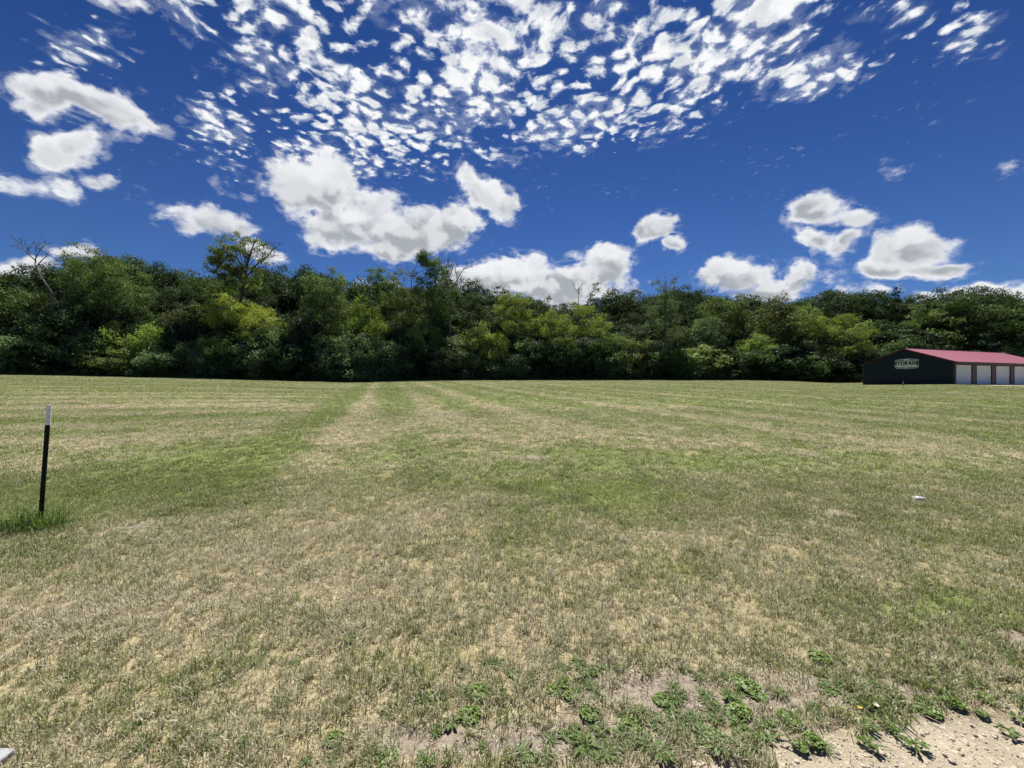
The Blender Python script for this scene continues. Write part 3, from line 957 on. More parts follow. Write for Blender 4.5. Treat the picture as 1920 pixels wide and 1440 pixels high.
def plant(kind, px, topy, wpx, extra, color, label, group=None, var=None, rot=None, squash=None, tilt=0.0):
    u = (px - 960) / F
    d = float(Dedge(u)) + extra
    x = u * d
    g = float(ground_z([x], [d])[0])
    Ht = CAMZ + (720 - topy) * d / F - g
    Wt = wpx * d / F
    vs = VAR[kind]; i = _cnt.get(kind, 0) if var is None else var; _cnt[kind] = _cnt.get(kind, 0) + 1
    v = vs[i % len(vs)]
    sz = Ht / v['H']; sx = Wt / v['W']
    r_ = random.uniform(0, 6.28) if rot is None else rot
    ox = (v['cx'] * math.cos(r_) - v['cy'] * math.sin(r_)) * sx
    root = empty(NAMES[kind], (x - ox - math.sin(tilt) * Ht * .7, d, g - .05))
    root.rotation_euler = (Matrix.Rotation(tilt, 3, 'Y') @ Matrix.Rotation(r_, 3, 'Z')).to_euler()
    root.scale = (sx, sx if squash is None else sx * squash, sz)
    tag(root, label, CATS[kind], group)
    for key in ('trunk', 'crown'):
        if v[key] is None: continue
        nm = {'trunk': 'stems' if kind == 'bush' else 'trunk', 'crown': 'foliage' if kind == 'bush' else 'crown'}[key]
        o = bpy.data.objects.new(nm, v[key]); COL.objects.link(o); o.parent = root
        if key == 'crown': o.color = (*[c_ * random.uniform(.92, 1.08) for c_ in color], 1)
    return root


DARK = (0.036, 0.064, 0.025); DARK2 = (0.055, 0.094, 0.034); MID = (0.102, 0.162, 0.044); OLIVE = (0.120, 0.150, 0.045)
YEL = (0.330, 0.390, 0.062); YEL2 = (0.200, 0.262, 0.052); GREY = (0.112, 0.162, 0.080); PALE = (0.200, 0.270, 0.080); SILV = (0.110, 0.160, 0.078); RUST = (0.135, 0.138, 0.055)

# skyline oaks on the rise behind
OG = 'dark oaks along the wooded skyline'
OAKS = [
    (-70, 505, 130, 22, 'dark oak at the far left end of the wooded skyline'), (15, 514, 125, 24, 'dark oak behind the leaning bare tree at far left'),
    (95, 503, 105, 26, 'dark oak between the leaning bare tree and the sparse topped tree'), (175, 492, 110, 26, 'dark oak directly behind the sparse topped tree at left'),
    (238, 484, 105, 28, 'tall dark oak rising just right of the large rounded green tree'), (292, 496, 95, 28, 'dark oak on the dip of skyline left of the airy tall tree'),
    (345, 505, 95, 30, 'dark oak on the skyline above the feathery olive tree'), (402, 511, 95, 30, 'dark oak behind the left edge of the airy tall tree'),
    (500, 510, 95, 28, 'dark oak just right of the airy tall tree trunk'), (568, 502, 100, 28, 'round dark oak between the airy tall tree and the poplar'),
    (650, 531, 90, 30, 'dark oak in the gap right of the tall poplar'), (735, 528, 90, 28, 'dark oak behind the vine draped trees'),
    (835, 532, 90, 28, 'dark oak behind the tall bare trunk at centre'), (885, 528, 90, 28, 'dark oak just right of the tall bare trunk'),
    (928, 541, 85, 30, 'dark oak above the left side of the golden green tree at centre'), (980, 550, 80, 32, 'dark oak where the skyline drops right of centre'),
    (1062, 573, 80, 34, 'low dark oak behind the thin bare tree'), (1148, 549, 95, 30, 'round dark oak just right of the thin bare tree'),
    (1193, 544, 95, 30, 'round dark oak just left of the tall grey-green willow'), (1282, 543, 85, 28, 'dark oak right behind the tall grey-green willow'),
    (1332, 553, 90, 28, 'dark oak with see-through top right of the willow'), (1398, 556, 85, 28, 'dark oak on skyline behind the olive broadleaf trees'),
    (1468, 559, 85, 28, 'dark oak on skyline left of the pale feathery tree'), (1525, 551, 95, 26, 'dark oak on skyline above the pale feathery tree'),
    (1577, 545, 95, 26, 'dark oak directly above the big golden domed tree'), (1632, 548, 95, 24, 'dark oak just left of the small pine'),
    (1715, 556, 85, 22, 'dark oak just right of the small pine'), (1765, 548, 95, 22, 'dark oak above the shed roof ridge'),
    (1818, 543, 95, 20, 'tallest dark oak above the shed roof'), (1868, 546, 85, 20, 'dark oak with layered open crown near the right edge'),
    (1915, 572, 90, 18, 'dark oak at the right edge of the skyline'), (1990, 560, 130, 20, 'dark oak beyond the right end of the shed roof'),
]
for (px, ty_, w, ex, lab) in OAKS:
    plant('oak', px, ty_ - 3, w * 1.12, ex, random.choice([DARK, DARK, DARK2]), lab, OG)

# trees one can tell apart along the wood's edge
TREES = [
    ('upright', 10, 522, 110, 9, DARK2, 'dark broadleaf tree at the left edge under the bare tree', 0, None, 0),
    ('upright', 70, 548, 90, 7, OLIVE, 'olive broadleaf tree below the leaning bare tree', 1, None, 0),
    ('round', 140, 545, 120, 6, DARK2, 'dark tree tucked under the large rounded green tree', 1, None, 0),
    ('open', 290, 566, 90, 5, RUST, 'small feathery olive tree right of the large rounded tree', 2, None, 0),
    ('round', 335, 600, 80, 4, DARK, 'low dark tangled tree left of the bright yellow-green tree', 2, None, 0),
    ('upright', 425, 535, 110, 11, MID, 'mid green tree at the foot of the airy tall tree', 2, None, 0),
    ('upright', 575, 610, 80, 3.5, DARK2, 'dark tree at the foot of the leafy poplar', 3, None, 0),
    ('round', 683, 552, 100, 7, YEL2, 'yellow-green tree between the poplar and the vine draped tree', 3, None, 0),
    ('upright', 830, 585, 70, 6, MID, 'mid green tree at the base of the tall bare tree', 1, None, 0),
    ('upright', 895, 552, 85, 9, DARK2, 'dark broadleaf tree right of the tall bare tree', 2, None, 0),
    ('upright', 1026, 557, 75, 11, (0.055, .088, .034), 'bushy topped green tree between two golden green trees', 3, None, 0),
    ('upright', 1195, 610, 70, 5, (0.055, .085, .036), 'low green tree left of the grey-green willow', 1, None, 0),
    ('upright', 1340, 558, 90, 10, MID, 'mid green tree right of the grey-green willow', 2, None, 0),
    ('upright', 1385, 553, 85, 11, OLIVE, 'olive tree with ragged top on the right half', 3, None, 0),
    ('upright', 1450, 556, 105, 8, (0.075, .098, .032), 'broad olive tree left of the pale feathery tree', 0, None, 0),
    ('upright', 1325, 595, 75, 5, GREY, 'bluish green tree behind the pale sloping shrub', 1, None, 0),
    ('round', 1412, 625, 100, 4, YEL2, 'low yellow-green tree under the broad olive tree', 3, None, 0),
    ('round', 1500, 640, 80, 4, DARK2, 'dark tree in front of the big golden domed tree', 0, None, 0),
    ('pine', 1680, 539, 46, 24, (0.024, .042, .022), 'small dark pine tip on the skyline above the shed', 0, None, 0),
    ('upright', 1660, 600, 110, 12, DARK2, 'dark broadleaf tree behind the left end of the shed', 3, None, 0),
    ('upright', 1735, 570, 110, 14, MID, 'mid green tree behind the shed ridge', 0, None, 0),
    ('upright', 1795, 552, 110, 14, (0.066, .104, .03), 'tall green tree above the middle of the shed roof', 1, None, 0),
    ('upright', 1850, 572, 110, 12, MID, 'green tree above the white doors of the shed', 2, None, 0),
    ('upright', 1910, 600, 110, 12, DARK2, 'dark tree at the right edge above the shed roof', 3, None, 0),
    ('round', 1700, 620, 110, 10, DARK, 'low dark tree just behind the shed gable', 2, None, 0),
    ('round', 1810, 625, 120, 9, DARK, 'low dark tree just behind the shed roof', 0, None, 0),
    ('upright', -40, 530, 120, 8, MID, 'green tree beyond the left edge of the lawn', 1, None, 0),
    ('upright', 1985, 590, 130, 12, MID, 'green tree beyond the right end of the shed', 1, None, 0),
]
for (kind, px, ty_, w, ex, colr, lab, vi, rot, tilt) in TREES:
    plant(kind, px, ty_, w, ex, colr, lab, None, vi, rot, None, tilt)

# shrubs along the edge of the lawn: (x, top, width, extra depth, colour, what it is)
SH = [
    (-60, 628, 110, 1.5, MID, 'green shrub beyond the left edge of the picture'), (25, 630, 95, 1.5, SILV, 'grey-green shrub at the left edge of the lawn'), (70, 600, 80, 3.5, DARK, 'dark shrub behind the leftmost grey-green shrub'),
    (115, 588, 105, 3.2, DARK2, 'tall dark shrub below the large rounded tree'), (95, 660, 75, 1.2, DARK, 'low dark shrub in the shade at left'), (160, 640, 70, 1.3, DARK2, 'dark shrub with pale sprays below the large rounded tree'),
    (180, 622, 80, 2.6, MID, 'mid green shrub left of the yellow crowned shrub'), (228, 622, 75, 2.2, YEL2, 'yellow crowned shrub below the feathery olive tree'), (215, 655, 80, 1.0, OLIVE, 'olive shrub in front of the yellow crowned shrub'),
    (290, 612, 75, 2.4, YEL2, 'yellow-green shrub just right of the yellow crowned shrub'), (300, 655, 90, 1.0, SILV, 'grey-green shrub right of the yellow crowned shrub'), (345, 640, 75, 1.8, DARK2, 'dark shrub left of the bright yellow-green tree'),
    (372, 640, 60, 1.0, SILV, 'silvery shrub left below the bright yellow-green tree'), (405, 632, 65, 1.4, YEL2, 'lime shrub left below the bright yellow-green tree'), (430, 660, 70, .8, DARK2, 'dark shrub under the lime shrub'),
    (470, 632, 85, 1.2, GREY, 'pale leaved shrub directly below the bright yellow-green tree'), (520, 610, 80, 2.5, SILV, 'silvery shrub right of the bright yellow-green tree'), (520, 660, 70, 1.0, DARK2, 'dark shrub in shade left of the poplar'),
    (570, 650, 85, 1.2, DARK, 'dark shrub at the foot of the poplar'), (615, 630, 75, 1.8, SILV, 'grey-green shrub below the poplar'), (610, 668, 70, .8, DARK2, 'low dark shrub in front of the poplar'),
    (660, 628, 80, 1.8, SILV, 'glossy leaved shrub right of the poplar'), (650, 662, 75, .8, SILV, 'low glossy shrub by the dip in the lawn'), (712, 638, 80, 1.2, SILV, 'grey-green shrub below the yellow-green canopy'),
    (755, 650, 75, 1.0, SILV, 'pale leaved shrub below the vine draped tree'), (760, 625, 70, 2.6, DARK, 'dark shrub behind the pale leaved shrub at centre left'), (800, 605, 70, 2.4, MID, 'pointed green shrub below the tall cottonwood'),
    (812, 650, 80, 1.0, DARK2, 'dark shrub below the tall cottonwood'), (860, 635, 80, 1.4, SILV, 'silvery shrub below the tall bare tree'), (850, 668, 70, .7, DARK2, 'low dark shrub below the tall bare tree'),
    (893, 608, 66, 2.2, OLIVE, 'olive shrub with upright top right of the tall bare tree'), (925, 622, 75, 1.6, YEL2, 'yellow-green shrub below the golden green tree'), (930, 668, 70, .8, GREY, 'pale shrub in front of the yellow-green shrub at centre'),
    (975, 640, 70, 1.4, SILV, 'silvery shrub right of the yellow-green shrub at centre'), (1015, 640, 85, 1.6, DARK2, 'dark shrub under the bushy topped green tree'), (1060, 640, 85, 1.4, DARK, 'dark shrub under the left of the wide golden green tree'),
    (1105, 645, 80, 1.4, DARK2, 'dark shrub under the right of the wide golden green tree'), (1140, 630, 75, 1.6, MID, 'mid green shrub right of the wide golden green tree'), (1145, 662, 75, .8, SILV, 'low pale shrub right of the wide golden green tree'),
    (1185, 640, 75, 1.2, OLIVE, 'yellowish shrub left below the grey-green willow'), (1165, 628, 60, 2.6, GREY, 'grey shrub behind the yellowish shrub'), (1225, 660, 75, .9, DARK2, 'dark shrub in front of the grey-green willow'),
    (1262, 655, 75, 1.2, DARK2, 'dark shrub at the right foot of the grey-green willow'), (1310, 652, 105, 1.8, PALE, 'pale sloping shrub in sun right of the willow'), (1290, 678, 80, .7, MID, 'low green shrub in front of the pale sloping shrub'),
    (1350, 660, 85, 1.6, DARK, 'dark shrub right of the pale sloping shrub'), (1400, 660, 85, 1.2, DARK2, 'dark shrub under the low yellow-green tree'), (1450, 650, 85, 1.6, DARK, 'dark shrub right of the low yellow-green tree'),
    (1440, 690, 75, .6, DARK2, 'low weedy shrub by the right half of the lawn edge'), (1500, 665, 80, 1.2, DARK2, 'dark shrub under the pale feathery tree'), (1500, 704, 42, .3, PALE, 'small bright tuft like shrub at the lawn edge'), (1550, 665, 90, 1.2, DARK, 'dark shrub under the big golden domed tree'),
    (1585, 704, 60, .8, OLIVE, 'low olive shrub just left of the shed'), (1545, 703, 60, .5, DARK2, 'low dark shrub left of the olive shrub by the shed'), (1620, 660, 90, 3.0, DARK, 'dark shrub touching the left corner of the shed'), (1670, 640, 90, 4.0, DARK2, 'dark shrub behind the shed sign'),
    (1250, 690, 60, .5, DARK2, 'lowest dark shrub at the willow foot'), (1350, 694, 60, .6, GREY, 'small pale leaved shrub right of centre by the lawn'),
]
for (px, ty_, w, ex, colr, lab) in SH:
    plant('bush', px, ty_ - 3, w * 1.08, ex, tuple(1.3 * q for q in colr), lab, 'shrubs along the edge of the lawn')


# ---- trees with a shape of their own: crown masses (x, y, radius) and limbs as seen, given real depth around the trunk
rh = np.random.default_rng(23)


def hero(name, cat, px0, extra, masses, limbs, color, label, leaf=.26, dens=15.0, base_px=None, r0=.22, bark=None, twigs=0, group=None, deep=.8, twig_from=0, sub=3):
    u0 = (px0 - 960) / F; d0 = float(Dedge(u0)) + extra; k = d0 / F
    bx_ = ((base_px if base_px is not None else px0) - 960) * k
    gb = float(ground_z([bx_], [d0])[0])
    root = empty(name, (bx_, d0, gb - .05)); tag(root, label, cat, group)

    def W(px, py, dep=0.0):
        return np.array([(px - 960) * k - bx_, dep, CAMZ + (720 - py) * k - gb])
    L = []
    if masses:
        cx0 = np.mean([m[0] for m in masses]); wid = (max(m[0] for m in masses) - min(m[0] for m in masses)) * k * .5
        for (mx, my, mr) in masses:
            r = mr * k
            half = math.sqrt(max(.05, 1 - ((mx - cx0) * k / (wid + .6)) ** 2)) * min(wid, 4.0) * deep
            for q in (-1, 1):
                c_ = W(mx, my, q * half * rh.uniform(.35, 1.0))
                for _ in range(sub):
                    dv = rh.normal(size=3); dv /= np.linalg.norm(dv)
                    rr = r * rh.uniform(.45, .72)
                    L.append((c_ + dv * r * np.array([.6, .6, .5]), np.array([rr, rr, rr * .72])))
    mb = MB()
    segs = []
    for li_, (rad, pts) in enumerate(limbs):
        P_ = []; dep = 0.0; dd = 0.0
        for i, p in enumerate(pts):
            if i: dep += rh.normal() * .22 * math.hypot(p[0] - pts[i - 1][0], p[1] - pts[i - 1][1]) * k
            P_.append(W(p[0], p[1], dep if li_ else dep * .3))
        n = len(P_)
        rr = [max(.02, rad * (1 - .80 * i / (n - 1))) for i in range(n)]
        rr = [q * .8 for q in rr]; mb.tube(P_, rr, 6 if rad > .06 else 4); segs.append((P_, rr))
    if not limbs and masses:
        top = W(px0, min(m[1] for m in masses) + 12)
        P_ = limb_path((0, 0, -.3), top * np.array([1, 1, .92]), rh, 8, .02); segs.append((P_, [r0 * (1 - .8 * i / 7) for i in range(8)])); mb.tube(P_, segs[0][1], 7)
    for c_, _ in (L[::3] if L else []):
        P_, rr = segs[0]; j = int(np.clip(np.searchsorted([p[2] for p in P_], c_[2] * .8), 1, len(P_) - 1))
        mb.tube(limb_path(P_[j], c_, rh, 4, .07), [rr[j] * .5, rr[j] * .36, rr[j] * .22, .015], 4)
    tips = []
    for (P_, rr) in segs[twig_from:]:
        for _ in range(twigs):
            i = rh.integers(max(1, len(P_) // 2), len(P_)); p = P_[i - 1] + (P_[i] - P_[i - 1]) * rh.random()
            d = (P_[i] - P_[i - 1]) / np.linalg.norm(P_[i] - P_[i - 1]) + rh.normal(size=3) * .65; d[2] += .25; d /= np.linalg.norm(d)
            q = p.copy(); Q = [q.copy()]; ln = rh.uniform(.5, 1.7)
            for _s in range(4):
                d = d + rh.normal(size=3) * .2; q = q + d / np.linalg.norm(d) * ln / 4; Q.append(q.copy())
            r1 = min(rr[i], .032)
            mb.tube(Q, [r1, r1 * .85, r1 * .7, r1 * .5, r1 * .35], 3)
            for _b in range(2):
                j = rh.integers(1, 4); e = d + rh.normal(size=3) * .7; e /= np.linalg.norm(e)
                mb.tube([Q[j], Q[j] + e * ln * .25, Q[j] + e * ln * .5 + np.array([0, 0, .05])], [r1 * .6, r1 * .45, r1 * .25], 3)
    mb.build('trunk', bark or M_BARK, root)
    if L:
        A_ = sum(4 * math.pi * l[1][0] ** 2 for l in L)
        cm = crown_from_lobes(name + '_crown', L, int(A_ * dens * 1.7), leaf, rh)
        o = bpy.data.objects.new('crown', cm); COL.objects.link(o); o.parent = root; o.color = (*color, 1)
    return root


hero('bare_tree', 'dead tree', 62, 6, [], [(.22, [(99, 585), (96, 548), (85, 533), (73, 515), (68, 498), (66, 485)]), (.10, [(66, 487), (58, 476), (45, 466), (34, 462), (22, 460)]), (.08, [(67, 492), (63, 472), (61, 460), (60, 450)]), (.08, [(66, 486), (74, 472), (79, 460), (82, 452)]), (.10, [(68, 500), (80, 487), (90, 481), (97, 472)]), (.08, [(58, 476), (51, 462), (46, 449)]), (.09, [(73, 515), (60, 506), (48, 503), (38, 495)]), (.06, [(45, 466), (38, 455), (30, 449)])],
     DARK, 'bare dead tree leaning left above the far left trees', base_px=100, bark=M_DEAD, twigs=9, twig_from=1)
hero('sparse_tree', 'tree', 160, 12, [(128, 484, 10), (140, 476, 10), (158, 470, 11), (172, 466, 10), (188, 473, 10), (198, 482, 9), (150, 492, 12), (178, 488, 12), (165, 505, 14), (120, 496, 8)], [], OLIVE, 'sparse topped olive tree against the cloud at left', leaf=.24, dens=4.5)
hero('rounded_tree', 'tree', 205, 7, [(150, 508, 20), (185, 500, 19), (215, 498, 20), (240, 515, 18), (170, 530, 26), (210, 525, 26), (246, 540, 22), (138, 545, 24), (195, 555, 26), (235, 565, 22), (263, 562, 15), (215, 590, 22), (178, 588, 22), (254, 592, 17), (150, 575, 20)], [], MID, 'large rounded green tree left of the dark skyline dip', leaf=.28, dens=9)
hero('sparse_tree', 'tree', 456, 8, [(426, 463, 11), (410, 474, 10), (440, 451, 9), (455, 446, 7), (402, 490, 10), (399, 506, 9), (428, 480, 12), (446, 496, 10), (472, 452, 6), (415, 492, 11), (436, 508, 11), (452, 470, 9), (476, 505, 7), (495, 490, 5), (420, 503, 9), (458, 474, 8), (440, 515, 10), (470, 525, 12), (492, 474, 5), (508, 466, 4), (425, 525, 12), (488, 455, 5), (455, 535, 14)],
     [(.34, [(440, 640), (446, 575), (452, 545), (456, 525), (460, 505), (464, 488), (471, 468), (478, 450), (483, 440)]), (.20, [(455, 528), (468, 513), (488, 497), (508, 482), (523, 469), (533, 461)]), (.12, [(470, 512), (488, 505), (504, 500), (518, 496)]), (.13, [(459, 510), (447, 490), (437, 470), (428, 453)]), (.10, [(463, 490), (453, 470), (450, 452)]), (.10, [(471, 469), (486, 462), (501, 456), (516, 453)]), (.10, [(490, 495), (497, 477), (503, 458)]), (.13, [(455, 527), (431, 508), (411, 494), (398, 480)]), (.07, [(508, 482), (517, 479), (530, 478)])],
     (0.15, .20, .05), 'airy tall tree with half bare branches above the oaks', leaf=.30, dens=13, base_px=440, twigs=11, twig_from=1, deep=.5)
hero('rounded_tree', 'tree', 455, 4, [(400, 586, 17), (425, 577, 17), (450, 572, 17), (475, 581, 17), (497, 596, 15), (514, 606, 13), (408, 606, 17), (440, 600, 19), (470, 606, 19), (495, 622, 15), (420, 628, 17), (450, 630, 19), (478, 636, 17)], [], YEL, 'bright yellow-green rounded tree, brightest at left', leaf=.25, dens=13)
hero('broadleaf_tree', 'tree', 608, 6, [(590, 520, 10), (584, 535, 14), (632, 514, 9), (636, 530, 13), (610, 545, 19), (589, 560, 18), (630, 560, 18), (605, 580, 20), (588, 602, 16), (626, 600, 20), (608, 626, 22), (642, 590, 12)], [], (0.12, .18, .06), 'leafy poplar with two pointed tops', leaf=.28, dens=11)
hero('sparse_tree', 'tree', 706, 11, [(700, 510, 9), (712, 506, 8), (708, 519, 10), (694, 524, 8), (718, 522, 8), (704, 534, 10), (712, 545, 10)], [], MID, 'thin small crowned tree above the yellow-green canopy', leaf=.26, dens=7)
hero('vine_clad_tree', 'tree', 757, 7, [(735, 522, 10), (755, 515, 10), (776, 520, 10), (741, 540, 14), (765, 545, 15), (782, 545, 11), (734, 565, 15), (760, 570, 17), (781, 575, 13), (744, 596, 17), (772, 600, 15), (757, 626, 17)], [], OLIVE, 'vine draped olive tree left of the tall cottonwood', leaf=.26, dens=8)
hero('bare_tree', 'dead tree', 772, 11, [], [(.16, [(770, 600), (771, 545), (772, 520), (773, 512)]), (.08, [(772, 518), (766, 507), (760, 497)]), (.08, [(773, 512), (779, 503), (783, 496)]), (.07, [(772, 524), (784, 512), (794, 505)])], DARK, 'bare twigs rising behind the vine draped tree', bark=M_DEAD, twigs=7, twig_from=1)
hero('vine_clad_tree', 'tree', 812, 7, [(794, 480, 14), (799, 490, 16), (812, 497, 14), (826, 502, 14), (838, 508, 11), (806, 513, 13), (790, 487, 10), (826, 520, 15), (840, 530, 10), (801, 536, 14), (822, 545, 17), (800, 560, 16), (826, 570, 18), (810, 591, 18), (808, 616, 18), (851, 546, 12), (785, 541, 12), (840, 562, 15), (830, 590, 16)], [], (0.095, 0.150, 0.050), 'tall dark cottonwood, highest leafy top near the centre', leaf=.30, dens=8)
hero('bare_tree', 'dead tree', 850, 3.5, [], [(.26, [(844, 700), (845, 640), (846, 600), (848, 560), (849, 538)]), (.15, [(849, 540), (843, 521), (836, 502), (830, 488)]), (.16, [(849, 540), (858, 521), (868, 505), (877, 492)]), (.10, [(857, 522), (855, 506), (858, 488)]), (.09, [(843, 521), (849, 505), (848, 492)]), (.09, [(868, 505), (879, 501), (888, 499)]), (.07, [(836, 502), (839, 492), (839, 484)]), (.08, [(848, 556), (838, 541), (833, 530)])], DARK, 'tall bare tree with dark trunk against the white cloud', bark=M_DEAD, twigs=11, twig_from=1, base_px=844)
hero('rounded_tree', 'tree', 962, 6, [(945, 565, 12), (965, 560, 13), (985, 570, 12), (934, 581, 12), (960, 586, 17), (986, 592, 14), (950, 606, 16), (976, 612, 14)], [], YEL2, 'golden green rounded tree right of centre', leaf=.26, dens=12)
hero('rounded_tree', 'tree', 1075, 4, [(1008, 601, 14), (1035, 596, 14), (1060, 598, 15), (1085, 579, 13), (1096, 590, 15), (1120, 601, 13), (1140, 611, 10), (1020, 620, 17), (1050, 620, 19), (1085, 615, 19), (1115, 625, 15), (1035, 646, 17), (1070, 646, 19), (1105, 650, 15)], [], YEL2, 'wide golden green tree standing forward right of centre', leaf=.26, dens=11)
hero('bare_tree', 'dead tree', 1086, 13, [], [(.16, [(1086, 620), (1085, 565), (1084, 546)]), (.08, [(1084, 548), (1078, 538), (1073, 528)]), (.08, [(1084, 546), (1090, 535), (1098, 528)]), (.06, [(1085, 552), (1086, 538), (1084, 526)])], DARK, 'thin bare tree rising above the wide golden green tree', bark=M_DEAD, twigs=9, twig_from=1)
hero('sparse_tree', 'tree', 1113, 13, [(1114, 533, 6), (1122, 531, 4), (1118, 543, 7), (1106, 553, 6), (1112, 563, 8)], [(.14, [(1094, 620), (1099, 575), (1107, 555), (1114, 540), (1121, 531)]), (.06, [(1107, 555), (1104, 543), (1106, 532)])], MID, 'slim sparse leaved tree beside the thin bare tree', leaf=.24, dens=6, base_px=1094)
hero('vine_clad_tree', 'tree', 1246, 4, [(1228, 531, 6), (1264, 528, 6), (1240, 540, 7), (1255, 545, 9), (1240, 558, 12), (1258, 572, 15), (1228, 586, 15), (1250, 601, 18), (1224, 616, 17), (1263, 621, 17), (1235, 646, 19), (1256, 662, 17)], [(.26, [(1246, 715), (1246, 650), (1247, 600), (1247, 560), (1248, 540)]), (.08, [(1248, 545), (1238, 532), (1228, 524)]), (.08, [(1248, 542), (1258, 530), (1268, 520)]), (.07, [(1248, 540), (1250, 528), (1247, 518)])], GREY, 'tall grey-green willow with feathery forked top', leaf=.25, dens=9, twigs=7, twig_from=1)
hero('broadleaf_tree', 'tree', 1506, 8, [(1494, 590, 11), (1505, 579, 8), (1521, 590, 10), (1500, 610, 13), (1516, 620, 12), (1489, 625, 10), (1531, 604, 8)], [], PALE, 'pale feathery tree beside the big golden domed tree', leaf=.24, dens=11)
hero('rounded_tree', 'tree', 1572, 5, [(1530, 606, 13), (1555, 600, 15), (1580, 606, 15), (1605, 616, 14), (1626, 627, 12), (1520, 626, 13), (1550, 625, 19), (1586, 632, 19), (1615, 649, 15), (1536, 656, 17), (1570, 660, 19), (1600, 672, 15)], [], YEL2, 'big golden domed tree left of the storage shed', leaf=.26, dens=11)

# ------------------------------------------------------------------ scattered growth
def blades_mesh(name, rng, n, rad, hgt, wid, lean, mat, curl=.35, segs=2):
    V = []; Fq = []; bl = []; b2 = []; hh = []
    for i in range(n):
        a = rng.uniform(0, 6.283); r = rad * math.sqrt(rng.random())
        bx, by = r * math.cos(a), r * math.sin(a)
        h = hgt * rng.uniform(.45, 1.15); th = rng.uniform(0, 6.283); ln = abs(rng.normal(0, lean)) + .08
        ln = min(ln, 1.35)
        dxy = np.array([math.cos(th), math.sin(th)]) * math.sin(ln); up = math.cos(ln)
        sd = np.array([-math.sin(th + rng.normal() * .6), math.cos(th)]) * wid * rng.uniform(.6, 1.3) * .5
        k0 = len(V); R1 = rng.random(); R2 = rng.random()
        m_ = np.array([bx, by]) + dxy * h * .5; t_ = np.array([bx, by]) + dxy * h * (1 + curl * rng.random())
        V += [(bx - sd[0], by - sd[1], -.006), (bx + sd[0], by + sd[1], -.006), (m_[0] + sd[0] * .8, m_[1] + sd[1] * .8, h * up * .6), (m_[0] - sd[0] * .8, m_[1] - sd[1] * .8, h * up * .6), (t_[0], t_[1], max(.004, h * up * (1 - curl * .5 * rng.random())))]
        Fq += [(k0, k0 + 1, k0 + 2, k0 + 3), (k0 + 3, k0 + 2, k0 + 4)]
        bl += [R1] * 5; b2 += [R2] * 5; hh += [0, 0, .7, .7, 1]
    me = bpy.data.meshes.new(name); me.from_pydata(V, [], Fq)
    for k_, arr in (('bl', bl), ('b2', b2), ('hh', hh), ('lv', b2)):
        at = me.attributes.new(k_, 'FLOAT', 'POINT'); at.data.foreach_set('value', np.array(arr, np.float32))
    me.materials.append(mat); me.update()
    return me


def scatter(name, meshes, pts, rotz, scl, index, extra, kind='stuff', tiltx=None, mat=None):
    coll = bpy.data.collections.new(name + '_sources')
    for i, me in enumerate(meshes):
        if mat is not None: me = me.copy(); me.materials.clear(); me.materials.append(mat)
        o = bpy.data.objects.new('%s_source_%02d' % (name, i), me); coll.objects.link(o)
    me = bpy.data.meshes.new(name)
    n = len(pts)
    me.vertices.add(n); me.vertices.foreach_set('co', np.asarray(pts, np.float32).ravel())
    rot = np.zeros((n, 3), np.float32); rot[:, 2] = rotz
    if tiltx is not None: rot[:, 0] = tiltx
    at = me.attributes.new('rot', 'FLOAT_VECTOR', 'POINT'); at.data.foreach_set('vector', rot.ravel())
    sc3 = np.asarray(scl, np.float32)
    if sc3.ndim == 1: sc3 = np.repeat(sc3[:, None], 3, 1)
    at = me.attributes.new('scl', 'FLOAT_VECTOR', 'POINT'); at.data.foreach_set('vector', sc3.ravel())
    at = me.attributes.new('idx', 'INT', 'POINT'); at.data.foreach_set('value', np.asarray(index, np.int32))
    for k_, arr in extra.items():
        at = me.attributes.new(k_, 'FLOAT', 'POINT'); at.data.foreach_set('value', np.asarray(arr, np.float32))
    ob = bpy.data.objects.new(name, me); COL.objects.link(ob)
    ng = bpy.data.node_groups.new(name + '_scatter', 'GeometryNodeTree')
    ng.interface.new_socket('Geometry', in_out='INPUT', socket_type='NodeSocketGeometry')
    ng.interface.new_socket('Geometry', in_out='OUTPUT', socket_type='NodeSocketGeometry')
    N = ng.nodes; Lk = ng.links
    gi = N.new('NodeGroupInput'); go = N.new('NodeGroupOutput')
    ci = N.new('GeometryNodeCollectionInfo'); ci.inputs['Collection'].default_value = coll
    ci.inputs['Separate Children'].default_value = True; ci.inputs['Reset Children'].default_value = True
    iop = N.new('GeometryNodeInstanceOnPoints'); iop.inputs['Pick Instance'].default_value = True

    def na(nm, dt):
        a = N.new('GeometryNodeInputNamedAttribute'); a.data_type = dt; a.inputs['Name'].default_value = nm
        return [s for s in a.outputs if s.enabled and s.name == 'Attribute'][0]
    Lk.new(gi.outputs[0], iop.inputs['Points']); Lk.new(ci.outputs[0], iop.inputs['Instance'])
    Lk.new(na('idx', 'INT'), iop.inputs['Instance Index']); Lk.new(na('rot', 'FLOAT_VECTOR'), iop.inputs['Rotation']); Lk.new(na('scl', 'FLOAT_VECTOR'), iop.inputs['Scale'])
    Lk.new(iop.outputs[0], go.inputs[0])
    md = ob.modifiers.new('scatter', 'NODES'); md.node_group = ng
    if kind: ob['kind'] = kind
    return ob


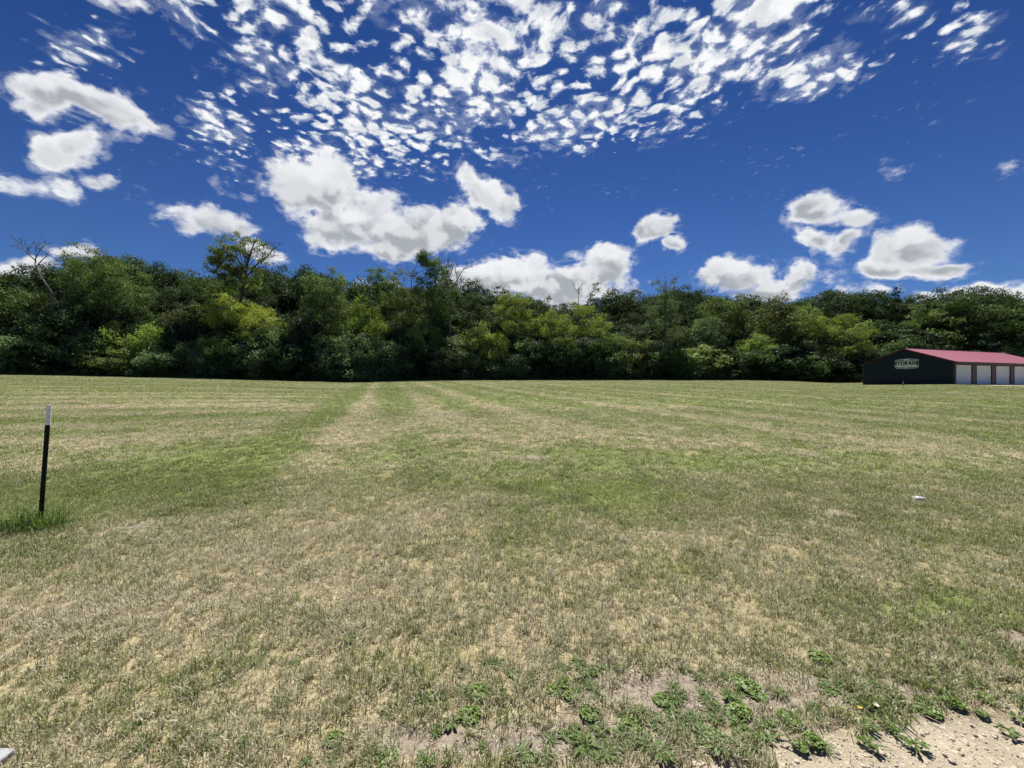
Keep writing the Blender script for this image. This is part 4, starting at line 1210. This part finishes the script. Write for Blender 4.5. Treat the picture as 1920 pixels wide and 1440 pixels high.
# ---- the lawn: tufts thinning out and growing coarser with distance
rg = np.random.default_rng(11)
TUFTS = []
for i in range(6): TUFTS.append(blades_mesh('lawn_tuft', rg, 16, .028, .050, .0036, .95, M_GRASS))
for i in range(5): TUFTS.append(blades_mesh('lawn_tuft_mid', rg, 16, .055, .052, .0070, .95, M_GRASS))
for i in range(4): TUFTS.append(blades_mesh('lawn_tuft_far', rg, 14, .12, .054, .015, .95, M_GRASS))
for i in range(3): TUFTS.append(blades_mesh('lawn_tuft_farther', rg, 12, .26, .056, .032, .95, M_GRASS))


def field_pts(n, d0, d1, um=1.5):
    d = np.sqrt(rg.uniform(d0 * d0, d1 * d1, n)); u = rg.uniform(-um, um, n)
    return d * u, d


PX, PY, IDX, SCL = [], [], [], []
for (n, d0, d1, f0, f1, i0, i1) in ((92000, 1.2, 7, 1.1, 4.6, 0, 6), (105000, 4.6, 19, 7, 13, 6, 11), (110000, 13, 46, 19, 32, 11, 15), (85000, 32, 82, 46, 81.9, 15, 18)):
    x, y = field_pts(n, d0, d1)
    # thin out over gravel, bare soil and dry worn patches; nothing beyond the lawn's edge
    fade = sm(y, d0, f0) * (1 - sm(y, f1, d1)) if d0 > 2 else 1 - sm(y, f1, d1)
    keepp = 1.0 - gravel_mask(x, y) * 1.05 - .86 * bare_and_shadow_mask(x, y)
    clump = fbm(x, y, 9.0, 3, 44)
    keepp = keepp * (0.55 + 0.9 * sm(clump, .3, .6))
    ok = (rg.random(n) < keepp * fade) & (y < Dedge(x / np.maximum(y, 6)) + .3)
    lx_ = (x - _bx) * math.cos(BA) + (y - _by) * math.sin(BA); ly_ = -(x - _bx) * math.sin(BA) + (y - _by) * math.cos(BA)
    ok &= ~((lx_ > -.1) & (lx_ < BL) & (ly_ > -3.2) & (ly_ < BWD + .1))
    x, y = x[ok], y[ok]
    PX.append(x); PY.append(y); IDX.append(rg.integers(i0, i1, len(x)))
    SCL.append(rg.uniform(.65, 1.3, len(x)) * (.62 + .8 * fbm(x, y, 3.1, 3, 61)))
x = np.concatenate(PX); y = np.concatenate(PY); index = np.concatenate(IDX); scl = np.concatenate(SCL)
gr = green_field(x, y) + rg.normal(0, .17, len(x))
tone = np.clip(.12 + .7 * (gauss(x, y, 1110, 925, 170, 45) + .6 * gauss(x, y, 1060, 852, 260, 14) + .4 * gauss(x, y, 1400, 870, 150, 14)) * sm(fbm(x, y, 2.6, 3, 52), .35, .65) + (fbm(x, y, .8, 2, 53) - .5) * .5, 0, 1)
pts = np.stack([x, y, ground_z(x, y, True)], 1)
lawn = scatter('lawn_grass', TUFTS, pts, rg.uniform(0, 6.283, len(x)), scl, index, {'green': gr, 'tone': tone})

# ---- tall weeds and rough grass where the lawn meets the wood
TW = [blades_mesh('tall_weed', rg, 30, .34, .80, .045, .42, M_TALL) for _ in range(4)]
n = 4200
u = rg.uniform(-1.75, 1.05, n); off = np.abs(rg.normal(0, .8, n)) - .25
y = Dedge(u) + off; x = u * y
wob = (fbm(x, x * 0, .35, 3, 71) - .5) * 1.2
y = y + np.maximum(wob, -.1)
pts = np.stack([x, y, ground_z(x, y)], 1)
scatter('rough_grass', TW, pts, rg.uniform(0, 6.283, n), rg.uniform(.5, 1.25, n) * (.6 + .8 * fbm(x, y, .5, 2, 72)), rg.integers(0, 4, n), {})

# ---- the inside of the wood, one mass between and behind the trees
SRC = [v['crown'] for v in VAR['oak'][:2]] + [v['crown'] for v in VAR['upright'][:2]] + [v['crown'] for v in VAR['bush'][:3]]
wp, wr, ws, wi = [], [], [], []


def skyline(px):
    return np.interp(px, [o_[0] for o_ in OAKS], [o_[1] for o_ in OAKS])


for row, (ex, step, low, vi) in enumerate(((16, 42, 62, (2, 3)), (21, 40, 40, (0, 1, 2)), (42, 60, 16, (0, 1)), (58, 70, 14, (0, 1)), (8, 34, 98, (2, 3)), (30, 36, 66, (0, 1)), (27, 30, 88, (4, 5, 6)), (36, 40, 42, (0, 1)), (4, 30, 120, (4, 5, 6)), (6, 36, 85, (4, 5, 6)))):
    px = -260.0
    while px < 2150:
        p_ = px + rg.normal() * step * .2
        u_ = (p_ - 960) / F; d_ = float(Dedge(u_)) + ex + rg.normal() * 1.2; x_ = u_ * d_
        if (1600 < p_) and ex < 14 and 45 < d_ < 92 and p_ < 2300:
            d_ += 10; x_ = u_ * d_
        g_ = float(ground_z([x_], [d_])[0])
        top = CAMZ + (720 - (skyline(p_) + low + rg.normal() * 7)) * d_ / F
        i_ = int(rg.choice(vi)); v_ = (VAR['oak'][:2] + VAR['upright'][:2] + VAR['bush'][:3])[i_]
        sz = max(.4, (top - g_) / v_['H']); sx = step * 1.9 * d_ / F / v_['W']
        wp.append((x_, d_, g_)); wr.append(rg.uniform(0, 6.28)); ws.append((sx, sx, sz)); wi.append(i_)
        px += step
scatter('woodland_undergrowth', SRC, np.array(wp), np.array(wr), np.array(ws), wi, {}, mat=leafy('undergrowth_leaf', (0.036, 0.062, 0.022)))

# ------------------------------------------------------------------ foreground weeds
def rosette(rng, n, L0, w0, kind):
    """flat broadleaf weed: leaves spreading from one crown, toothed (dandelion) or spoon shaped (plantain)"""
    b = MB()
    for i in range(n):
        a = 6.283 * i / n * 1.618 + rng.normal() * .3; ln = L0 * rng.uniform(.55, 1.15); el = rng.uniform(.12, .75)
        fx = Vector((math.cos(a), math.sin(a), 0)); sd = Vector((-math.sin(a), math.cos(a), 0))
        N_ = 7; V = []; lv = rng.random()
        for j in range(N_ + 1):
            t = j / N_
            if kind == 'spoon': w = w0 * (.16 if t < .3 else math.sin(math.pi * min(1, (t - .22) / .8)) ** .7)
            elif kind == 'tooth': w = w0 * (.25 + .75 * t ** .8) * (1.15 if j % 2 else .5) * (1 if t < .9 else .2)
            else: w = w0 * .6 * math.sin(math.pi * (.12 + .86 * t))
            w *= rng.uniform(.85, 1.15)
            p = fx * (ln * t * math.cos(el * (1 - .5 * t))) + Vector((0, 0, .008 + ln * (math.sin(el) * t - .75 * math.sin(el) * t * t) + .004 * math.sin(9 * t + i)))
            V += [p + sd * w * .5 + Vector((0, 0, w * .22)), p, p - sd * w * .5 + Vector((0, 0, w * .22))]
        Fs = []
        for j in range(N_): k0 = j * 3; Fs += [(k0, k0 + 1, k0 + 4, k0 + 3), (k0 + 1, k0 + 2, k0 + 5, k0 + 4)]
        b.add(V, Fs, lv)
    return b


def creeping(rng, n, L0):
    """low mat of small rounded leaves on short stalks"""
    b = MB()
    for i in range(n):
        a = rng.uniform(0, 6.283); r = L0 * math.sqrt(rng.random()); z = .012 + .035 * rng.random() * (1 - r / L0 * .6)
        c_ = Vector((r * math.cos(a), r * math.sin(a), z)); s_ = rng.uniform(.006, .012)
        nrm = Vector((rng.normal() * .5, rng.normal() * .5, 1)).normalized(); t1 = nrm.cross(Vector((0.3, 1, 0))).normalized(); t2 = nrm.cross(t1)
        V = [c_ + t1 * s_ * math.cos(q) + t2 * s_ * math.sin(q) for q in (0, 1.05, 2.1, 3.14, 4.19, 5.24)]
        b.add(V, [(0, 1, 2, 3), (0, 3, 4, 5)], rng.random())
        b.add([c_ - Vector((.0012, 0, 0)), c_ + Vector((.0012, 0, 0)), Vector((c_.x * .8, c_.y * .8, 0))], [(0, 1, 2)], .3)
    return b


WM = {'tooth': [rosette(rg, 20, .082, .019, 'tooth').mesh('toothed_weed', M_WEED, True) for _ in range(3)],
      'spoon': [rosette(rg, 15, .062, .022, 'spoon').mesh('spoon_weed', M_WEED, True) for _ in range(3)],
      'blade': [rosette(rg, 30, .085, .009, 'blade').mesh('blade_weed', M_WEED, True) for _ in range(3)],
      'mat': [creeping(rg, 260, .062).mesh('creeping_weed', M_BRIGHT) for _ in range(3)]}
WN = dict(tooth='dandelion_plant', spoon='plantain_weed', blade='coarse_grass_clump', mat='creeping_weed')
WC = dict(tooth='weed', spoon='weed', blade='weed', mat='weed')
WG = dict(tooth='dandelions along the gravel edge', spoon='plantain weeds along the gravel edge', blade='coarse grass clumps along the gravel edge', mat='bright creeping weeds along the gravel edge')
WEEDS = [
    ('tooth', 1095, 1402, 1.15), ('tooth', 1135, 1412, 1.0), ('tooth', 1175, 1388, 1.1), ('spoon', 1215, 1402, 1.1), ('tooth', 1240, 1418, 1.0), ('spoon', 1290, 1372, 1.2), ('tooth', 1325, 1388, 1.2), ('tooth', 1355, 1404, 1.15), ('spoon', 1395, 1408, 1.1), ('tooth', 1270, 1350, .9), ('blade', 1310, 1345, .9),
    ('spoon', 1285, 1256, .9), ('blade', 1310, 1270, .9), ('tooth', 1350, 1272, .8), ('blade', 1265, 1292, .8),
    ('tooth', 1550, 1296, 1.1), ('blade', 1580, 1288, 1.1), ('tooth', 1612, 1296, 1.1), ('spoon', 1600, 1318, .9), ('blade', 1640, 1284, 1.1), ('tooth', 1668, 1300, 1.1), ('blade', 1700, 1322, 1.0), ('spoon', 1655, 1318, .8), ('tooth', 1730, 1312, .8),
    ('blade', 1845, 1200, 1.2), ('tooth', 1800, 1210, 1.1), ('blade', 1880, 1222, 1.3), ('blade', 1905, 1245, 1.2), ('tooth', 1770, 1170, 1.0), ('blade', 1700, 1178, 1.1), ('blade', 1735, 1160, 1.0), ('blade', 1820, 1232, 1.1), ('tooth', 1640, 1196, .8),
    ('tooth', 1665, 1362, .8), ('blade', 1675, 1372, .7), ('blade', 1545, 1402, .8), ('tooth', 430, 1268, .75), ('spoon', 415, 1282, .6), ('tooth', 555, 1240, .7), ('tooth', 390, 1398, .8), ('spoon', 455, 1398, .9), ('blade', 270, 1400, .9),
    ('tooth', 868, 1290, .8), ('spoon', 940, 1298, .7), ('blade', 1000, 1272, .9), ('tooth', 1045, 1300, .8), ('blade', 1085, 1270, .8), ('tooth', 800, 1428, .9), ('blade', 700, 1418, .7), ('blade', 915, 1140, .7), ('spoon', 1190, 1142, .6), ('blade', 1555, 1130, .8), ('blade', 1575, 1108, .8), ('spoon', 875, 1330, .5), ('tooth', 985, 1412, 1.0), ('blade', 1030, 1388, .9),
    ('mat', 1405, 1292, 1.1), ('mat', 1385, 1276, .8), ('mat', 1422, 1306, .8), ('mat', 1480, 1352, .95), ('mat', 1525, 1394, .8), ('mat', 1500, 1405, .6), ('mat', 1740, 1332, .9), ('mat', 1790, 1322, .8), ('mat', 1850, 1312, .8), ('mat', 725, 1425, .9), ('mat', 1840, 1340, .5),
]
LANDM = [('the bright yellow leaf', 1611, 1337), ('the dark twig', 1460, 1392), ('the concrete slab corner', 15, 1428), ('the pale patch at right edge', 1905, 1195)]
WK = dict(tooth='dark green dandelion rosette', spoon='spoon leaved plantain weed', blade='coarse dark grass clump', mat='bright green creeping weed')
ORD = ['nearest', 'second', 'third', 'fourth', 'fifth', 'sixth', 'seventh', 'eighth', 'ninth', 'tenth', 'eleventh', 'twelfth', 'thirteenth', 'fourteenth']
buck = {}
for w_ in WEEDS:
    lm = min(LANDM, key=lambda l: math.hypot(l[1] - w_[1], (l[2] - w_[2]) * 1.5))
    side = ('left of' if w_[1] < lm[1] else 'right of') if abs(w_[1] - lm[1]) > abs(w_[2] - lm[2]) else ('behind' if w_[2] < lm[2] else 'in front of')
    buck.setdefault((w_[0], lm[0], side), []).append((math.hypot(lm[1] - w_[1], lm[2] - w_[2]), w_))
WLAB = {}
for (k_, l_, sd_), lst in buck.items():
    for i_, (_, w_) in enumerate(sorted(lst)):
        WLAB[w_] = '%s, %s %s %s' % (WK[k_], ORD[i_] + ' one' if i_ == 0 else ORD[i_], sd_, l_)
for (kd, px, py, s_) in WEEDS:
    lab_ = WLAB[(kd, px, py, s_)]
    x_, y_ = px_ground(px, py)
    o = bpy.data.objects.new(WN[kd], random.choice(WM[kd])); COL.objects.link(o)
    o.location = (x_, y_, gz(x_, y_) + .002); o.rotation_euler = (0, 0, random.uniform(0, 6.28)); s_ *= .80; o.scale = (s_, s_, s_ * random.uniform(.5, .9))
    tag(o, lab_, WC[kd], WG[kd])
# smaller seedlings among them
n = 400
px = np.concatenate([rg.uniform(880, 1910, 350), rg.uniform(100, 1000, 50)]); py = np.concatenate([1240 + rg.random(350) ** .8 * 190 - 30 * (rg.random(350) < .3), rg.uniform(1080, 1430, 50)])
xs, ys = px_ground(px, py)
ok = rg.random(n) < (.95 - .8 * gravel_mask(xs, ys)) * sm(fbm(xs, ys, 3.2, 3, 95), .40, .60)
xs, ys = xs[ok], ys[ok]
allw = WM['tooth'] + WM['spoon'] + WM['blade'] + WM['mat'][:1]
scatter('weed_seedlings', allw, np.stack([xs, ys, ground_z(xs, ys, True) + .002], 1), rg.uniform(0, 6.28, len(xs)), np.stack([q_ := rg.uniform(.3, .85, len(xs)), q_, q_ * .8], 1), rg.integers(0, len(allw), len(xs)), {})

# ---- tall grass left unmown round the post
tg = bpy.data.objects.new('tall_grass_clump', blades_mesh('tall_grass_clump', rg, 360, .24, .30, .0070, .62, M_TALL, .7)); COL.objects.link(tg)
tg.location = (tx0, ty0 - .03, gz(tx0, ty0)); tg.scale = (1.25, .75, 1)
tag(tg, 'clump of long green grass round the foot of the T-post', 'grass clump')

# ---- gravel: pebbles, crumbs, twigs, dead leaf bits
def pebble(rng, s):
    import bmesh
    bm = bmesh.new(); bmesh.ops.create_icosphere(bm, subdivisions=1, radius=s)
    for v in bm.verts: v.co = Vector((v.co.x * rng.uniform(.8, 1.3), v.co.y * rng.uniform(.7, 1.1), v.co.z * rng.uniform(.5, .8)))
    me = bpy.data.meshes.new('pebble'); bm.to_mesh(me); bm.free()
    return me


M_STONE = newmat('pebble_stone')
oi = E.nt.nodes.new('ShaderNodeObjectInfo')
finish(principled(mixc(E(oi.outputs['Random']), (0.28, 0.24, 0.185), (0.54, 0.48, 0.39)), 0.85, 0, .25).outputs[0])
PB = [pebble(rg, 1.0) for _ in range(6)]
for m_ in PB: m_.materials.append(M_STONE)
n = 26000
xs = rg.uniform(-.6, 4.2, n); ys = rg.uniform(1.25, 2.6, n)
ok = rg.random(n) < gravel_mask(xs, ys) * .95 + .12 * bare_and_shadow_mask(xs, ys)
xs, ys = xs[ok], ys[ok]
sz = np.exp(rg.normal(math.log(.0024), .62, len(xs))); sz = np.clip(sz, .0011, .015)
scatter('gravel', PB, np.stack([xs, ys, ground_z(xs, ys, True) - .012 * gravel_mask(xs, ys) + sz * .25], 1), rg.uniform(0, 6.28, len(xs)), sz, rg.integers(0, 6, len(xs)), {})
M_STRAW = simple_mat('straw', (0.42, 0.36, 0.24), 0.8, var=0.3, scale=30)
ST = []
for i in range(4):
    b = MB(); L_ = .03 + .012 * i; b.tube([(0, 0, .002), (L_ * .5, .002 * i, .006), (L_, -.003 * i, .003)], [.0011, .0012, .0007], 3); ST.append(b.mesh('straw_bit', M_STRAW))
n = 6500
xs, ys = field_pts(n, 1.2, 4.2, 1.45)
ok = rg.random(n) < .55 + .35 * bare_and_shadow_mask(xs, ys) - .35 * gravel_mask(xs, ys)
xs, ys = xs[ok], ys[ok]
scatter('straw_litter', ST, np.stack([xs, ys, ground_z(xs, ys, True) + .004], 1), rg.uniform(0, 6.28, len(xs)), rg.uniform(.6, 1.6, len(xs)), rg.integers(0, 4, len(xs)), {})

# ---- single small things on the ground
def on_ground(o, px, py, dz=0.0, rz=0.0):
    x_, y_ = px_ground(px, py); o.location = (x_, y_, gz(x_, y_) + dz); o.rotation_euler = (0, 0, rz)


def leaf_thing(name, L_, W_, curl, mat, label):
    b = MB(); V = []; N_ = 8
    for j in range(N_ + 1):
        t = j / N_; w = W_ * math.sin(math.pi * (.05 + .9 * t)) ** .8
        p = Vector((L_ * (t - .5), 0, curl * (t - .5) ** 2 * L_ * 2 + .006))
        V += [p + Vector((0, w * .5, w * .3)), p, p + Vector((0, -w * .5, w * .28))]
    Fs = []
    for j in range(N_): k0 = j * 3; Fs += [(k0, k0 + 1, k0 + 4, k0 + 3), (k0 + 1, k0 + 2, k0 + 5, k0 + 4)]
    b.add(V, Fs)
    o = b.build(name, mat, None, True); tag(o, label, 'leaf')
    return o


o = leaf_thing('fallen_leaf', .027, .015, .5, simple_mat('yellow_leaf', (0.62, 0.40, 0.03), .6, scale=40), 'small bright yellow fallen leaf at the gravel edge'); on_ground(o, 1611, 1337, .012, 2.4)
o = leaf_thing('fallen_leaf', .036, .022, .7, simple_mat('dry_pale_leaf', (0.62, 0.58, 0.45), .7, scale=40), 'pale dried curled leaf lying right of the yellow leaf'); on_ground(o, 1643, 1333, .014, 1.2)
tw = MB(); tw.tube([(0, 0, .004), (.03, .012, .012), (.06, .014, .010), (.09, .03, .005)], [.0035, .003, .0028, .0016], 6); tw.tube([(.05, .014, .011), (.065, .03, .018)], [.002, .001], 5)
o = tw.build('twig', M_BARK, None, True); on_ground(o, 1460, 1392, .002, -.95); tag(o, 'small dark twig lying on the gravel below the weeds', 'twig')
rk = rg.normal(size=3)
for (px, py, s_, lab) in ((1440, 1378, .017, 'pale pebble lying among the weeds at the gravel corner'), (1172 + 480, 1415, .013, 'pale pebble by the weed out on the gravel'), (1300, 1432, .012, 'small pale pebble at the bottom edge of the gravel')):
    o = bpy.data.objects.new('stone', PB[1]); COL.objects.link(o); on_ground(o, px, py, s_ * .3, 1.0); o.scale = (s_, s_, s_); tag(o, lab, 'stone')

# crumpled wrapper
b = MB(); V = []; nu, nv = 15, 8
rr = np.random.default_rng(5)
for i in range(nu):
    t = i / (nu - 1) - .5
    for j in range(nv):
        a = 6.283 * j / nv
        r_ = .025 * (1 - .35 * abs(t) * 2) * (.75 + .5 * rr.random())
        V.append((t * .115 + .006 * rr.normal(), math.cos(a) * r_ * 1.25, max(.0, .026 + math.sin(a) * r_ * .95 + .004 * rr.normal())))
Fs = [(i * nv + j, i * nv + (j + 1) % nv, (i + 1) * nv + (j + 1) % nv, (i + 1) * nv + j) for i in range(nu - 1) for j in range(nv)] + [tuple(range(nv)), tuple((nu - 1) * nv + j for j in range(nv - 1, -1, -1))]
b.add(V, Fs)
mm = newmat('white_wrapper'); co = objco(); nn = noise(co, 28.0, 3, .6)
finish(principled(mixc(sstep(nn, .5, .62), (.80, .77, .77), (.62, .42, .44)), .35).outputs[0])
o = b.build('crumpled_wrapper', mm); on_ground(o, 1722, 939, .0, -.35); tag(o, 'crumpled white and pink wrapper lying on the lawn', 'litter')

# concrete slab corner
M_CONC = simple_mat('grey_concrete', (0.33, 0.335, 0.345), .85, var=.25, scale=9, bstr=.4)
b = MB(); b.box((-.52, -.30, -.08), (0, 0, .018)); 
o = b.build('concrete_slab', M_CONC); x_, y_ = px_ground(31, 1416); o.location = (x_, y_, gz(x_, y_) + .012); o.rotation_euler = (0, 0, R(-3))
bv = o.modifiers.new('edge', 'BEVEL'); bv.width = .008; bv.segments = 2
tag(o, 'grey concrete slab corner sunk in the grass at bottom left', 'slab')
